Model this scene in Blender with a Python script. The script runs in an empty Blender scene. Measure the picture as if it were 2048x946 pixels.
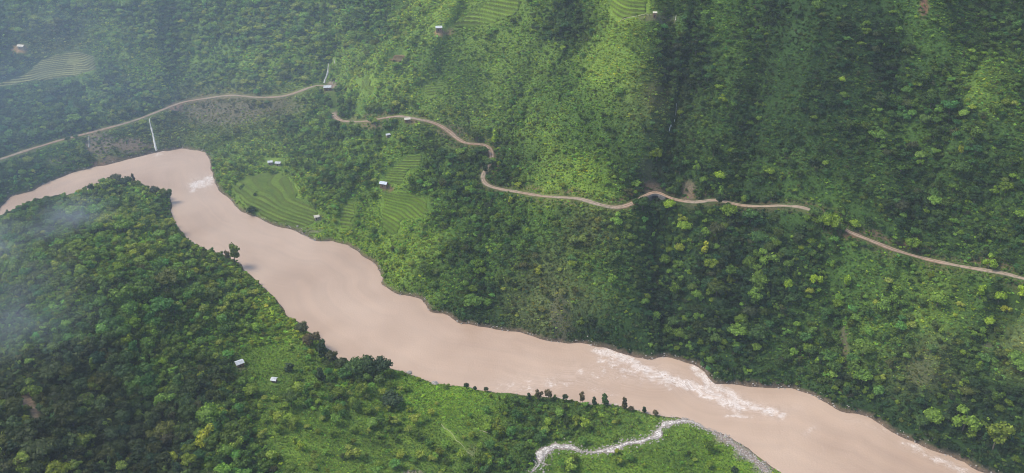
import bpy, bmesh, math, random
import numpy as np
from mathutils import Vector
random.seed(7); rng = np.random.default_rng(11)
R = math.radians
scene = bpy.context.scene
col = scene.collection

# ------------------------------------------------------------------ camera
CAM_H, PITCH, FPX, PW, PH = 350.0, 32.0, 1774.0, 2048, 946
cam_d = bpy.data.cameras.new('camera'); cam = bpy.data.objects.new('camera', cam_d); col.objects.link(cam)
cam.location = (0, 0, CAM_H); cam.rotation_euler = (R(90 - PITCH), 0, 0)
cam_d.sensor_width = 36; cam_d.lens = 36 * FPX / PW; cam_d.clip_start = 1; cam_d.clip_end = 8000
scene.camera = cam
# ------------------------------------------------------------------ sky, sun, exposure
SUN_EL, SUN_AZ = 55.0, -85.0        # azimuth clockwise from +Y (the view direction): light comes from the left
w = bpy.data.worlds.new('World'); scene.world = w; w.use_nodes = True
nt = w.node_tree; nt.nodes.clear()
sky = nt.nodes.new('ShaderNodeTexSky'); sky.sky_type = 'NISHITA'; sky.sun_disc = False
sky.sun_elevation = R(SUN_EL); sky.sun_rotation = R(SUN_AZ); sky.altitude = 900
sky.air_density = 1.0; sky.dust_density = 3.0; sky.ozone_density = 1.0
bg = nt.nodes.new('ShaderNodeBackground'); bg.inputs['Strength'].default_value = 0.1
wo = nt.nodes.new('ShaderNodeOutputWorld')
nt.links.new(sky.outputs[0], bg.inputs[0]); nt.links.new(bg.outputs[0], wo.inputs[0])
sl = bpy.data.lights.new('sun', 'SUN'); sl.energy = 1.2; sl.angle = R(22); sl.color = (1.0, 0.94, 0.80)
so = bpy.data.objects.new('sun', sl); col.objects.link(so); so.location = (0, 0, 600)
sdir = Vector((math.sin(R(SUN_AZ)) * math.cos(R(SUN_EL)), math.cos(R(SUN_AZ)) * math.cos(R(SUN_EL)), math.sin(R(SUN_EL))))
so.rotation_euler = sdir.to_track_quat('Z', 'Y').to_euler()
scene.view_settings.view_transform = 'Standard'; scene.view_settings.look = 'None'
scene.view_settings.gamma = 1; scene.view_settings.use_curve_mapping = False
scene.view_settings.exposure = 1.34
HAZE_DENSITY = 0.00012
cy = scene.cycles
cy.max_bounces = 6; cy.diffuse_bounces = 2; cy.glossy_bounces = 2; cy.transmission_bounces = 3
cy.volume_bounces = 0; cy.transparent_max_bounces = 6; cy.use_denoising = True; cy.denoising_prefilter = 'ACCURATE'; cy.filter_width = 1.0
cy.volume_step_rate = 4.0; cy.volume_max_steps = 128

# ------------------------------------------------------------------ projection helpers
cp, sp = math.cos(R(PITCH)), math.sin(R(PITCH))
FW = np.array([0, cp, -sp]); RT = np.array([1.0, 0, 0]); UP = np.array([0, sp, cp]); EYE = np.array([0, 0, CAM_H])
def ray(u, v):
    u = np.asarray(u, float); v = np.asarray(v, float)
    return FW + ((u - PW/2) / FPX)[..., None] * RT - ((v - PH/2) / FPX)[..., None] * UP
def to_plane(u, v, z=0.0):
    d = ray(u, v); t = (z - CAM_H) / d[..., 2]
    return EYE + d * t[..., None]
def project(P):
    q = np.asarray(P, float) - EYE
    dz = q @ FW; dz = np.where(dz < 1, 1, dz)
    return PW/2 + FPX * (q @ RT) / dz, PH/2 - FPX * (q @ UP) / dz, dz
def sstep(a, b, x):
    t = np.clip((x - a) / (b - a), 0, 1); return t * t * (3 - 2 * t)
def lattice(seed, n=256): return np.random.default_rng(seed).random((n, n))
_L = {}
def vnoise(x, y, seed):
    if seed not in _L: _L[seed] = lattice(seed)
    g = _L[seed]; xi = np.floor(x).astype(int); yi = np.floor(y).astype(int)
    fx = x - xi; fy = y - yi; fx = fx*fx*(3-2*fx); fy = fy*fy*(3-2*fy)
    a = g[yi & 255, xi & 255]; b = g[yi & 255, (xi+1) & 255]; c = g[(yi+1) & 255, xi & 255]; d = g[(yi+1) & 255, (xi+1) & 255]
    return ((a*(1-fx)+b*fx)*(1-fy) + (c*(1-fx)+d*fx)*fy) * 2 - 1
def fbm(x, y, seed, octv=4):
    s = 0; a = 1.0; t = 0
    for k in range(octv):
        s = s + a * vnoise(x * 2**k + 13.7*k, y * 2**k + 7.1*k, seed + k); t += a; a *= .5
    return s / t
def polydist(P, L):
    """nearest distance, arclength and side-free index of P (n,2) to the polyline L (m,2)"""
    L = np.asarray(L, float); A = L[:-1]; D = L[1:] - A; l2 = (D**2).sum(1) + 1e-9; seg = np.sqrt(l2); cum = np.concatenate([[0], np.cumsum(seg)])
    n = len(P); out = np.empty(n); arc = np.empty(n)
    for i in range(0, n, 30000):
        p = P[i:i+30000]; q = p[:, None, :] - A[None]
        t = np.clip((q * D[None]).sum(2) / l2, 0, 1); r = q - t[..., None] * D[None]
        dd = (r**2).sum(2); k = dd.argmin(1); j = np.arange(len(p))
        out[i:i+30000] = np.sqrt(dd[j, k]); arc[i:i+30000] = cum[k] + t[j, k] * seg[k]
    return out, arc
def inside(px, py, poly):
    poly = np.asarray(poly, float); r = np.zeros(px.shape, bool); j = len(poly) - 1
    for i in range(len(poly)):
        xi, yi = poly[i]; xj, yj = poly[j]
        if yi != yj:
            r ^= ((yi > py) != (yj > py)) & (px < (xj - xi) * (py - yi) / (yj - yi) + xi)
        j = i
    return r
def resample(L, step):
    L = np.asarray(L, float); d = np.sqrt((np.diff(L, axis=0)**2).sum(1)); c = np.concatenate([[0], np.cumsum(d)])
    s = np.linspace(0, c[-1], max(2, int(c[-1] / step) + 1))
    return np.stack([np.interp(s, c, L[:, k]) for k in range(L.shape[1])], 1)
def smooth(a, n):
    for _ in range(n):
        b = a.copy(); b[1:-1] = (a[:-2] + 2*a[1:-1] + a[2:]) / 4; a = b
    return a

# ------------------------------------------------------------------ the river's banks and the lie of the land
FARB = [(-800,700),(-300,560),(-80,470),(-5,425),(20,395),(60,382),(100,362),(150,345),(200,333),(240,322),(290,310),(330,301),(365,297),(400,302),(421,312),(423,345),(432,365),(450,392),(470,412),(500,430),(540,448),(580,460),(610,472),(632,485),(670,482),(697,492),(720,508),(755,530),(765,548),(764,568),(800,590),(840,598),(868,625),(893,627),(925,645),(975,655),(1030,660),(1080,678),(1120,683),(1150,683),(1190,695),(1220,697),(1255,712),(1300,720),(1330,715),(1390,728),(1412,748),(1430,765),(1465,770),(1520,773),(1575,778),(1625,792),(1680,820),(1740,835),(1800,870),(1850,895),(1900,912),(1940,932),(2060,985),(2300,1100),(2600,1350)]
NEARB = [(-500,800),(-200,640),(-40,520),(0,442),(30,420),(60,406),(95,399),(130,397),(160,392),(185,380),(215,366),(270,362),(290,372),(305,385),(343,392),(343,403),(340,422),(350,450),(375,480),(400,496),(440,508),(478,527),(485,541),(520,566),(545,590),(580,636),(620,664),(650,694),(680,718),(710,728),(760,734),(800,744),(830,750),(870,767),(930,772),(1000,786),(1050,792),(1090,794),(1160,800),(1250,815),(1310,830),(1370,838),(1400,848),(1440,865),(1500,900),(1540,930),(1650,1010),(1800,1180),(1950,1500)]
farW = to_plane(*np.array(FARB, float).T)[:, :2]; nearW = to_plane(*np.array(NEARB, float).T)[:, :2]
def rough(L, seed):
    L = resample(L, 4.0); t = np.gradient(L, axis=0); t /= np.linalg.norm(t, axis=1)[:, None] + 1e-9
    k = np.arange(len(L)); o = 2.0 * vnoise(k * .37, k * 0 + .5, seed) + 1.2 * vnoise(k * 1.1, k * 0 + .5, seed + 9)
    return L + np.stack([-t[:, 1], t[:, 0]], 1) * o[:, None]
farW = rough(farW, 301); nearW = rough(nearW, 311)
RIV = np.concatenate([farW, nearW[::-1]])
X0, X1, Y0, Y1, RS = -1200.0, 1000.0, 60.0, 1760.0, 2.5
gx = np.arange(X0, X1 + .1, RS); gy = np.arange(Y0, Y1 + .1, RS); GX, GY = np.meshgrid(gx, gy)
P2 = np.stack([GX.ravel(), GY.ravel()], 1)
dF, sF = polydist(P2, farW); dN, sN = polydist(P2, nearW)
isF = dF <= dN
ins = inside(P2[:, 0], P2[:, 1], RIV)
sd = np.where(ins, -np.minimum(dF, dN), np.minimum(dF, dN))
x, y = P2[:, 0], P2[:, 1]
slopeF = 0.30 + 0.36 * sstep(-330, 260, x)
t1c = to_plane(560, 400)[:2]; g1 = np.exp(-((x - t1c[0])**2 + (y - t1c[1])**2) / (2 * 75.0**2))
dd = np.maximum(sd, 0)
gul = fbm(sF / 85.0, dd / 420.0 + 3, 26, 3)
hF = slopeF * dd * (1 - .55 * g1) + 4.0 * (1 - np.exp(-dd / 5)) + gul * 14 * sstep(10, 170, dd)
hF = hF + fbm(x / 190, y / 190, 31, 3) * 20 * sstep(30, 220, dd)
lefty = 1 - sstep(-150, 20, x)
hF = hF - 6.5 * (1 - np.abs(fbm(sF / 38 + x / 260, dd / 190, 36, 2)) * 2.2) * sstep(12, 90, dd)
hN = (0.055 + 0.25 * lefty) * dd + (1.2 + 1.5 * lefty) * (1 - np.exp(-dd / 4))
hN = 120 * (1 - np.exp(-hN / 120)) + fbm(x / 120, y / 120, 41, 3) * (2 + 13 * lefty) * sstep(10, 120, dd)
h = np.where(isF, hF, hN)
h = h + fbm(x / 34, y / 34, 51, 3) * 2.2 * sstep(4, 40, dd) * np.where(isF | (x < -60), 1, .35)
h = np.where(ins, -3.0 * (1 - np.exp(-np.minimum(dF, dN) / 4)), h)
H = h.reshape(GX.shape); SD = sd.reshape(GX.shape)
def sample(A, X, Y):
    fx = np.clip((np.asarray(X, float) - X0) / RS, 0, A.shape[1] - 1.001); fy = np.clip((np.asarray(Y, float) - Y0) / RS, 0, A.shape[0] - 1.001)
    i = fx.astype(int); j = fy.astype(int); a = fx - i; b = fy - j
    return (A[j, i]*(1-a) + A[j, i+1]*a)*(1-b) + (A[j+1, i]*(1-a) + A[j+1, i+1]*a)*b
def cast(u, v, A=None):
    """first hit of the view ray through each pixel of the photograph with the ground"""
    A = H if A is None else A
    d = ray(u, v); t = np.full(d.shape[:-1], 200.0); done = np.zeros(t.shape, bool); hit = np.zeros(t.shape)
    for _ in range(1400):
        p = EYE + d * t[..., None]; below = p[..., 2] < np.maximum(sample(A, p[..., 0], p[..., 1]), 0)
        hit = np.where(below & ~done, t, hit); done |= below
        if done.all(): break
        t = t + np.where(done, 0, 1.2)
    hit = np.where(done, hit, 1700.0); lo = hit - 1.2; hi = hit
    for _ in range(7):
        m = (lo + hi) / 2; p = EYE + d * m[..., None]; b = p[..., 2] < np.maximum(sample(A, p[..., 0], p[..., 1]), 0)
        hi = np.where(b, m, hi); lo = np.where(b, lo, m)
    return EYE + d * hi[..., None]
def castl(L): a = np.array(L, float); return cast(a[:, 0], a[:, 1])
def furrow(L, amp, wid, sharp=True):
    global H
    W = resample(castl(L)[:, :2], 8); W = np.stack([smooth(W[:, 0], 3), smooth(W[:, 1], 3)], 1)
    m = (P2[:, 0] > W[:, 0].min() - 5*wid) & (P2[:, 0] < W[:, 0].max() + 5*wid) & (P2[:, 1] > W[:, 1].min() - 5*wid) & (P2[:, 1] < W[:, 1].max() + 5*wid) & (sd > 0)
    d, a = polydist(P2[m], W)
    k = amp * (np.exp(-d / wid) if sharp else np.exp(-(d / wid)**2 / 2)) * sstep(0, 25, sd[m])
    hh = H.ravel().copy(); hh[m] += k; H = hh.reshape(H.shape)
furrow([(960,0),(900,48),(840,125),(800,190),(770,250),(740,330)], 26, 34, False)
furrow([(1250,0),(1230,90),(1210,180),(1200,260)], 11, 34, False)
furrow([(860,0),(800,70),(740,150),(700,190)], 14, 22, False)
furrow([(1090,40),(1040,150),(1010,240),(1020,320)], -7, 22)
furrow([(1500,0),(1530,120),(1500,260),(1480,380)], -11, 18)
furrow([(1700,20),(1690,160),(1650,300),(1640,400)], 6, 30, False)
furrow([(1790,60),(1800,200),(1830,330),(1840,480)], -10, 18)
furrow([(1230,440),(1200,540),(1215,680)], 9, 20, False)
furrow([(1480,440),(1470,560),(1480,740)], -8, 14)
furrow([(1640,460),(1680,600),(1690,800)], -9, 14)
furrow([(1845,0),(1915,60),(1960,120),(1990,180),(2048,232),(2120,300)], 20, 20, False)
furrow([(1990,0),(2040,90),(2090,170)], -34, 34, False)
RAVINE = [(1350,-15),(1332,40),(1352,85),(1330,135),(1356,200),(1334,250),(1330,290),(1308,335),(1310,372),(1304,420),(1322,480),(1314,550),(1334,620),(1330,712)]
furrow(RAVINE, -17, 12)
furrow([(345,20),(350,100),(358,170),(362,205)], -12, 22)
furrow([(648,20),(655,90),(657,135),(652,165),(690,215)], -12, 16)
furrow([(1150,30),(1130,120),(1170,220),(1240,330)], -8, 25)
furrow([(2048,560),(1960,680),(1880,770),(1840,830)], -8, 15)
furrow([(1010,330),(960,430),(960,560),(985,650)], -7, 16)
furrow([(560,200),(600,300),(700,400),(720,480)], -7, 18)
furrow([(270,385),(285,450),(250,520),(210,600)], 9, 36, False)
furrow([(520,600),(430,680),(340,760),(300,860)], -7, 25, False)
H = 455 * np.tanh(H / 455 * 1.0) if False else np.where(H > 150, 150 + 300 * np.tanh((H - 150) / 300), H)

def boxmean(A, k):
    P_ = np.pad(A, k, mode='edge'); C = np.zeros((P_.shape[0] + 1, P_.shape[1] + 1)); C[1:, 1:] = P_.cumsum(0).cumsum(1); n_ = 2 * k + 1
    return (C[n_:, n_:] - C[:-n_, n_:] - C[n_:, :-n_] + C[:-n_, :-n_]) / n_**2
HOLLOW = np.clip((boxmean(H, 7) - boxmean(H, 1)) / 1.6, -1.2, 1.2)     # + in gullies (denser, darker woods), - on spurs (grassier)
# ------------------------------------------------------------------ mesh helpers
def tagit(o, label=None, cat=None, group=None, kind=None):
    if label: o['label'] = label
    if cat: o['category'] = cat
    if group: o['group'] = group
    if kind: o['kind'] = kind
    return o
def link(name, me, mat=None, parent=None):
    o = bpy.data.objects.new(name, me); col.objects.link(o)
    if mat is not None and me is not None and not me.materials: me.materials.append(mat)
    if parent is not None: o.parent = parent
    return o
def empty(name, loc, rz=0):
    o = bpy.data.objects.new(name, None); col.objects.link(o); o.location = loc; o.rotation_euler = (0, 0, rz); o.empty_display_size = .5
    return o
def mesh_np(name, V, F, smooth_=True):
    V = np.asarray(V, np.float32); F = np.asarray(F, np.int32); k = F.shape[1]
    me = bpy.data.meshes.new(name); me.vertices.add(len(V)); me.vertices.foreach_set('co', V.ravel())
    me.loops.add(F.size); me.loops.foreach_set('vertex_index', F.ravel()); me.polygons.add(len(F))
    me.polygons.foreach_set('loop_start', np.arange(0, F.size, k, dtype=np.int32))
    me.polygons.foreach_set('use_smooth', np.full(len(F), smooth_, bool)); me.update(calc_edges=True); me.validate()
    return me
def add_attr(me, name, typ, data, domain='POINT'):
    a = me.attributes.new(name, typ, domain)
    key = {'FLOAT_COLOR': 'color', 'FLOAT_VECTOR': 'vector', 'FLOAT': 'value', 'INT': 'value'}[typ]
    a.data.foreach_set(key, np.ascontiguousarray(data, np.int32 if typ == 'INT' else np.float32).ravel())
def rgba(c): return np.concatenate([c, np.ones((len(c), 1))], 1)
class G:
    """material node shorthand"""
    def __init__(s, name):
        s.m = bpy.data.materials.new(name); s.m.use_nodes = True; s.t = s.m.node_tree; s.t.nodes.clear()
        s.out = s.n('ShaderNodeOutputMaterial')
    def n(s, typ, **kw):
        nd = s.t.nodes.new(typ)
        for k, v in kw.items(): setattr(nd, k, v)
        return nd
    def l(s, a, b): s.t.links.new(a, b); return s
    def noise(s, scale, detail=4, vec=None, rough=.55):
        n = s.n('ShaderNodeTexNoise'); n.inputs['Scale'].default_value = scale; n.inputs['Detail'].default_value = detail; n.inputs['Roughness'].default_value = rough
        if vec is not None: s.l(vec, n.inputs['Vector'])
        return n
    def ramp(s, fac, stops):
        r = s.n('ShaderNodeValToRGB'); e = r.color_ramp.elements
        while len(e) < len(stops): e.new(.5)
        for el, (p, c) in zip(e, stops): el.position = p; el.color = (*c, 1) if len(c) == 3 else c
        s.l(fac, r.inputs[0]); return r.outputs[0]
    def mix(s, fac, a, b, mode='MIX'):
        m = s.n('ShaderNodeMix', data_type='RGBA', blend_type=mode)
        for sock, val in ((m.inputs[0], fac), (m.inputs[6], a), (m.inputs[7], b)):
            if hasattr(val, 'links'): s.l(val, sock)
            elif isinstance(val, (int, float)): sock.default_value = val
            else: sock.default_value = (*val, 1)
        return m.outputs[2]
    def math(s, op, a, b=0.0, c=0.0):
        m = s.n('ShaderNodeMath', operation=op)
        for sock, val in zip(m.inputs, (a, b, c)):
            if hasattr(val, 'links'): s.l(val, sock)
            else: sock.default_value = val
        return m.outputs[0]
    def attr(s, name, typ='GEOMETRY'): return s.n('ShaderNodeAttribute', attribute_name=name, attribute_type=typ)
    def pos(s): return s.n('ShaderNodeNewGeometry').outputs['Position']
    def bump(s, hgt, strength=.5, dist=1.0):
        b = s.n('ShaderNodeBump'); b.inputs['Strength'].default_value = strength; b.inputs['Distance'].default_value = dist; s.l(hgt, b.inputs['Height']); return b.outputs[0]
    def bsdf(s, color, rough=.8, spec=.2, normal=None, metal=0):
        b = s.n('ShaderNodeBsdfPrincipled')
        if hasattr(color, 'links'): s.l(color, b.inputs['Base Color'])
        else: b.inputs['Base Color'].default_value = (*color, 1)
        if hasattr(rough, 'links'): s.l(rough, b.inputs['Roughness'])
        else: b.inputs['Roughness'].default_value = rough
        b.inputs['Specular IOR Level'].default_value = spec; b.inputs['Metallic'].default_value = metal
        if normal is not None: s.l(normal, b.inputs['Normal'])
        s.l(b.outputs[0], s.out.inputs[0]); return b
def flat_noise_mat(name, c1, c2, scale, rough=.85, spec=.15, bump=.4, bd=.1, metal=0):
    g = G(name); n = g.noise(scale, 5, g.pos())
    g.bsdf(g.ramp(n.outputs[0], [(.3, c1), (.7, c2)]), rough, spec, g.bump(n.outputs[0], bump, bd), metal); return g.m

# ------------------------------------------------------------------ what grows where: colours and cover read off the photograph
D_, M_, L_, Y_, B_, T_, K_ = (.029,.060,.018), (.066,.124,.026), (.165,.245,.042), (.155,.255,.026), (.13,.12,.065), (.28,.29,.12), (.044,.062,.025)  # plant tones; K_ also paints in a window reflection's dark brown cast
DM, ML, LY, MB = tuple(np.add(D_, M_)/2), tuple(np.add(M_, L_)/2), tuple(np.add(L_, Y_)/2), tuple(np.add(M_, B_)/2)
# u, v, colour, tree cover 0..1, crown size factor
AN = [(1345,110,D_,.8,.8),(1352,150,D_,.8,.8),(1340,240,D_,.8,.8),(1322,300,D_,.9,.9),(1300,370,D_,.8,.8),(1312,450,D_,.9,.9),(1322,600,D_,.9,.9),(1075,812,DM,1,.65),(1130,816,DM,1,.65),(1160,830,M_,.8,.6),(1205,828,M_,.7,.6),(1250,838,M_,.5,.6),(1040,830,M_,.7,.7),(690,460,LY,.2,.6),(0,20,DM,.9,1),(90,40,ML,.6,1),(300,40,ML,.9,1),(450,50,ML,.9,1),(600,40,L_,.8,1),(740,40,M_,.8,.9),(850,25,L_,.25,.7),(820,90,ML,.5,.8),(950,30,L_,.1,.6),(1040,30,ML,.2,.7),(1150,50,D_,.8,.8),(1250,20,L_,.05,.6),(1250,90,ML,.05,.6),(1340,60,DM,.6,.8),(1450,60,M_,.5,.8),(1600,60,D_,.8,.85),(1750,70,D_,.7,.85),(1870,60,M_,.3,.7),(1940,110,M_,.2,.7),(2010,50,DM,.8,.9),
(20,110,DM,.8,1),(110,90,B_,.3,.7),(130,135,ML,.05,.6),(230,100,L_,.4,.8),(310,140,L_,.3,.8),(250,180,ML,.8,1),(420,140,ML,.9,1),(520,150,L_,.9,1),(590,120,LY,.8,1),(690,110,L_,.5,.8),(740,150,L_,.25,.7),(720,180,L_,.3,.8),(850,170,L_,.25,.6),(900,130,M_,.3,.6),(960,110,L_,.15,.6),(1060,130,ML,.2,.6),(1120,180,M_,.25,.6),(1220,130,L_,.05,.6),(1250,200,ML,.15,.6),(1300,200,MB,.2,.6),(1345,180,D_,.5,.7),(1440,170,DM,.6,.8),(1560,150,D_,.6,.8),(1700,170,D_,.6,.8),(1850,170,DM,.6,.8),(1980,170,ML,.3,.7),(2030,200,M_,.6,.9),
(40,220,M_,.9,1),(150,210,M_,.9,1),(280,210,ML,.9,1),(160,290,ML,.8,1),(230,290,MB,.4,.8),(400,230,B_,.15,.6),(460,225,B_,.1,.6),(540,225,B_,.2,.6),(420,270,ML,.4,.8),(520,270,L_,.3,.7),(600,250,ML,.5,.8),(650,290,ML,.6,.8),(700,220,M_,.8,.9),(760,260,M_,.7,.9),(850,220,L_,.2,.6),(900,260,MB,.2,.6),(960,250,ML,.3,.7),(1080,240,ML,.3,.65),(1180,250,M_,.3,.7),(1260,260,M_,.3,.7),(1310,230,MB,.2,.6),(1400,260,DM,.5,.8),(1520,250,D_,.6,.85),(1650,260,D_,.6,.85),(1800,260,M_,.6,.85),(1920,260,DM,.6,.85),(2030,280,DM,.7,.9),
(40,340,M_,.8,1),(110,325,M_,.6,.9),(330,270,MB,.4,.8),(450,330,ML,.4,.8),(520,330,L_,.4,.8),(600,340,L_,.5,.8),(700,330,M_,.6,.9),(740,310,ML,.5,.8),(800,330,LY,.1,.6),(870,320,M_,.6,.9),(930,330,M_,.6,.9),(1040,330,DM,.6,.8),(1110,360,L_,.1,.6),(1200,360,LY,.1,.6),(1260,330,D_,.6,.9),(1330,320,DM,.6,.9),(1450,330,DM,.6,.9),(1600,350,DM,.6,.9),(1780,360,DM,.6,.9),(1950,370,DM,.6,.9),
(80,440,M_,.9,1.1),(220,390,ML,.9,1.1),(300,400,ML,.9,1.1),(320,440,L_,.9,1.1),(280,480,LY,.8,1),(350,480,ML,.9,1),(540,400,L_,.1,.7),(650,420,ML,.5,.8),(700,460,LY,.2,.6),(800,420,LY,.05,.6),(880,410,M_,.6,.9),(820,490,L_,.2,.7),(950,440,M_,.6,.9),(1080,440,M_,.5,.8),(1180,450,MB,.3,.8),(1270,440,M_,.7,.9),(1400,450,DM,.8,1),(1550,450,D_,.8,1),(1640,440,M_,.8,1),(1760,440,DM,.6,.9),(1920,460,DM,.6,.9),
(30,520,ML,.8,1),(160,530,ML,.9,1.1),(300,560,M_,.9,1.1),(400,540,ML,.9,1.1),(470,590,L_,.45,1),(770,540,LY,.2,.7),(800,560,ML,.4,.8),(900,540,M_,.5,.85),(1000,530,M_,.5,.85),(1070,560,MB,.3,.7),(1130,600,MB,.2,.7),(1200,540,M_,.6,.9),(1290,540,D_,.8,1),(1450,560,D_,.9,1),(1560,600,D_,.8,1),(1660,620,M_,.4,.8),(1750,560,M_,.3,.75),(1850,600,ML,.3,.7),(1980,610,M_,.4,.8),
(60,640,M_,.8,1),(200,620,M_,.9,1.1),(340,640,M_,.8,1),(430,680,ML,.5,1),(520,650,LY,.18,.8),(560,690,L_,.2,.8),(620,670,ML,.7,1),(960,620,D_,.7,.9),(1080,640,MB,.3,.8),(1180,660,D_,.7,.9),(1300,670,D_,.9,1),(1440,720,D_,.9,1),(1600,720,DM,.7,.9),(1700,700,ML,.3,.8),(1770,680,M_,.4,.8),(1850,730,MB,.35,.7),(1960,720,M_,.6,.9),(2030,700,MB,.4,.8),
(60,760,K_,.8,1),(200,760,K_,.9,1),(320,760,M_,.8,1),(420,770,K_,.8,1),(490,750,M_,.3,.8),(540,715,Y_,.0,.8),(560,745,L_,.1,.8),(630,740,LY,.12,.8),(600,790,M_,.6,1),(700,770,M_,.6,1),(740,730,M_,.8,1),(770,790,LY,.15,.8),(840,780,Y_,.03,.8),(930,810,Y_,.02,.8),(1000,810,LY,.1,.7),(1100,800,DM,.9,.6),(1180,815,M_,.65,.6),(1260,825,L_,.1,.7),(1700,790,D_,.8,.95),(1850,830,D_,.8,1),(1980,800,D_,.85,1.1),
(60,880,K_,.8,1),(200,880,K_,.9,1),(340,870,K_,.9,1),(450,860,M_,.6,1),(560,840,L_,.1,.8),(620,870,LY,.12,.9),(700,860,ML,.3,1),(760,830,LY,.1,.9),(800,880,L_,.3,.9),(870,870,LY,.03,.8),(940,880,L_,.1,.8),(1030,870,ML,.45,.75),(1120,850,L_,.15,.7),(1200,850,LY,.05,.7),(1300,850,L_,.1,.7),(1400,870,LY,.05,.7),(1900,910,D_,.8,1),(2020,880,D_,.9,1.1),
(500,930,M_,.5,1),(300,935,K_,.9,1),(640,930,L_,.15,.9),(900,935,ML,.2,.8),(1000,930,M_,.4,.8),(1060,920,M_,.3,.8),(1150,930,LY,.02,.7),(1260,905,L_,.15,.7),(1300,935,Y_,.0,.7),(1350,910,M_,.15,.7),(1450,935,Y_,.0,.7),(1480,910,LY,.1,.7)]
AU = np.array([a[0] for a in AN], float); AV = np.array([a[1] for a in AN], float)
AC = np.array([[*a[2], a[3], a[4]] for a in AN])
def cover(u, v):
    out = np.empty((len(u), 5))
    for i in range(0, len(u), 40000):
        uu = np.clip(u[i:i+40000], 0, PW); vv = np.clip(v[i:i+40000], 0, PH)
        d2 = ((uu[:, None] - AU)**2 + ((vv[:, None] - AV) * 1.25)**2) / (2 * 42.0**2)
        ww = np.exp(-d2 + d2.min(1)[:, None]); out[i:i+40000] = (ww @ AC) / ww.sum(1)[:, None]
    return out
# bare earth, rock and gravel: u, v, ru, rv, colour, strength
BARE = [(1375,380,16,20,(.24,.17,.12),.8),(1700,470,22,7,(.2,.1,.07),.7),(1835,488,5,18,(.17,.11,.08),.8),(1688,690,9,40,(.14,.11,.08),.7),(1838,740,24,26,(.12,.10,.06),.35),(1900,760,45,12,(.10,.09,.05),.3),(55,800,12,14,(.32,.22,.16),.9),(70,825,11,14,(.28,.2,.15),.8),
(200,330,18,8,(.32,.18,.12),.95),(262,292,40,15,(.22,.155,.115),.9),(200,288,34,22,(.20,.155,.12),.9),(225,318,30,8,(.25,.17,.12),.85),(120,322,30,7,(.18,.13,.10),.5),(1848,8,8,22,(.28,.14,.09),.9),(450,225,95,26,(.17,.14,.10),.72),(560,215,60,18,(.16,.14,.09),.55),(350,215,18,10,(.2,.13,.11),.8),
(38,98,16,8,(.36,.22,.12),.9),(1300,36,22,8,(.16,.14,.08),.7),(1330,40,20,14,(.11,.10,.08),.6),(885,66,18,5,(.36,.22,.14),.9),(900,64,12,4,(.3,.2,.12),.8),(664,168,9,8,(.3,.24,.2),.9),(672,232,10,9,(.26,.2,.16),.7),(745,252,22,7,(.22,.16,.09),.8),(822,243,16,5,(.3,.17,.12),.8),(776,376,10,5,(.3,.17,.1),.9),
(640,435,8,8,(.2,.16,.12),.5),(600,462,40,5,(.2,.16,.14),.7),(490,422,14,7,(.24,.18,.12),.6),(1300,345,30,30,(.06,.055,.05),.5),(1310,190,24,30,(.11,.085,.05),.5),(1120,640,20,50,(.10,.085,.06),.6),(1310,375,22,14,(.1,.085,.075),.7),(905,262,28,12,(.12,.11,.07),.6),
(1450,878,22,13,(.32,.26,.22),.9),(1490,905,22,14,(.32,.27,.23),.9),(1530,935,22,14,(.34,.29,.25),.9),(1475,880,9,20,(.32,.27,.23),.5),(485,738,12,8,(.17,.14,.1),.6),(945,900,10,12,(.2,.18,.12),.4),(822,945,20,5,(.4,.3,.24),.9),(1975,690,8,8,(.12,.1,.08),.5)]
def ground_colour(P):
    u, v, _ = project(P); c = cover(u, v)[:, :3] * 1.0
    n = fbm(P[:, 0] / 9, P[:, 1] / 9, 71, 3)
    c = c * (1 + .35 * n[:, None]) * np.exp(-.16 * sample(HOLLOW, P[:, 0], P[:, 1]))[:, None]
    for bu, bv, ru, rv, cc, s in BARE:
        q = ((u - bu) / ru)**2 + ((v - bv) / rv)**2
        k = s * np.clip(1.5 - q + n * .9, 0, 1); c = c * (1 - k[:, None]) + np.array(cc) * k[:, None]
    return c

def bare_k(u, v):
    k = np.zeros(len(u))
    for bu, bv, ru, rv, cc, s in BARE: k = np.maximum(k, s * np.clip(1.5 - ((u - bu) / ru)**2 - ((v - bv) / rv)**2, 0, 1))
    return k
# ------------------------------------------------------------------ the road, cut into the slope
ROAD = [(-140,350),(-60,334),(0,318),(60,298),(120,280),(180,265),(230,252),(280,237),(330,217),(362,204),(400,198),(440,192),(470,189),(500,194),(545,195),(580,190),(610,178),(635,168),(650,168),(668,185),(672,205),(664,222),(663,232),(672,240),(690,243),(730,243),(770,235),(800,230),(825,236),(860,242),(890,254),(915,278),(932,289),(950,287),(968,286),(982,292),(987,310),(980,328),(966,344),(960,358),(968,370),(1000,378),(1040,384),(1080,392),(1120,394),(1160,396),(1195,408),(1235,417),(1265,408),(1285,393),(1298,384),(1318,382),(1335,395),(1365,402),(1395,405),(1430,397),(1450,403),(1490,412),(1530,412),(1570,410),(1610,414),(1650,432),(1690,460),(1740,480),(1790,500),(1850,517),(1910,530),(1960,538),(2010,546),(2048,557),(2150,580),(2300,610)]
rp = resample(np.array(ROAD, float), 5.0); rp = np.stack([smooth(rp[:, 0], 3), smooth(rp[:, 1], 3)], 1)
rz = cast(rp[:, 0], rp[:, 1])[:, 2]; rz = smooth(rz, 60)
d_ = ray(rp[:, 0], rp[:, 1]); tt = (rz - CAM_H) / d_[:, 2]; RW = EYE + d_ * tt[:, None]
for _ in range(6): RW = np.stack([smooth(RW[:, k], 2) for k in range(3)], 1)
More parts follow.
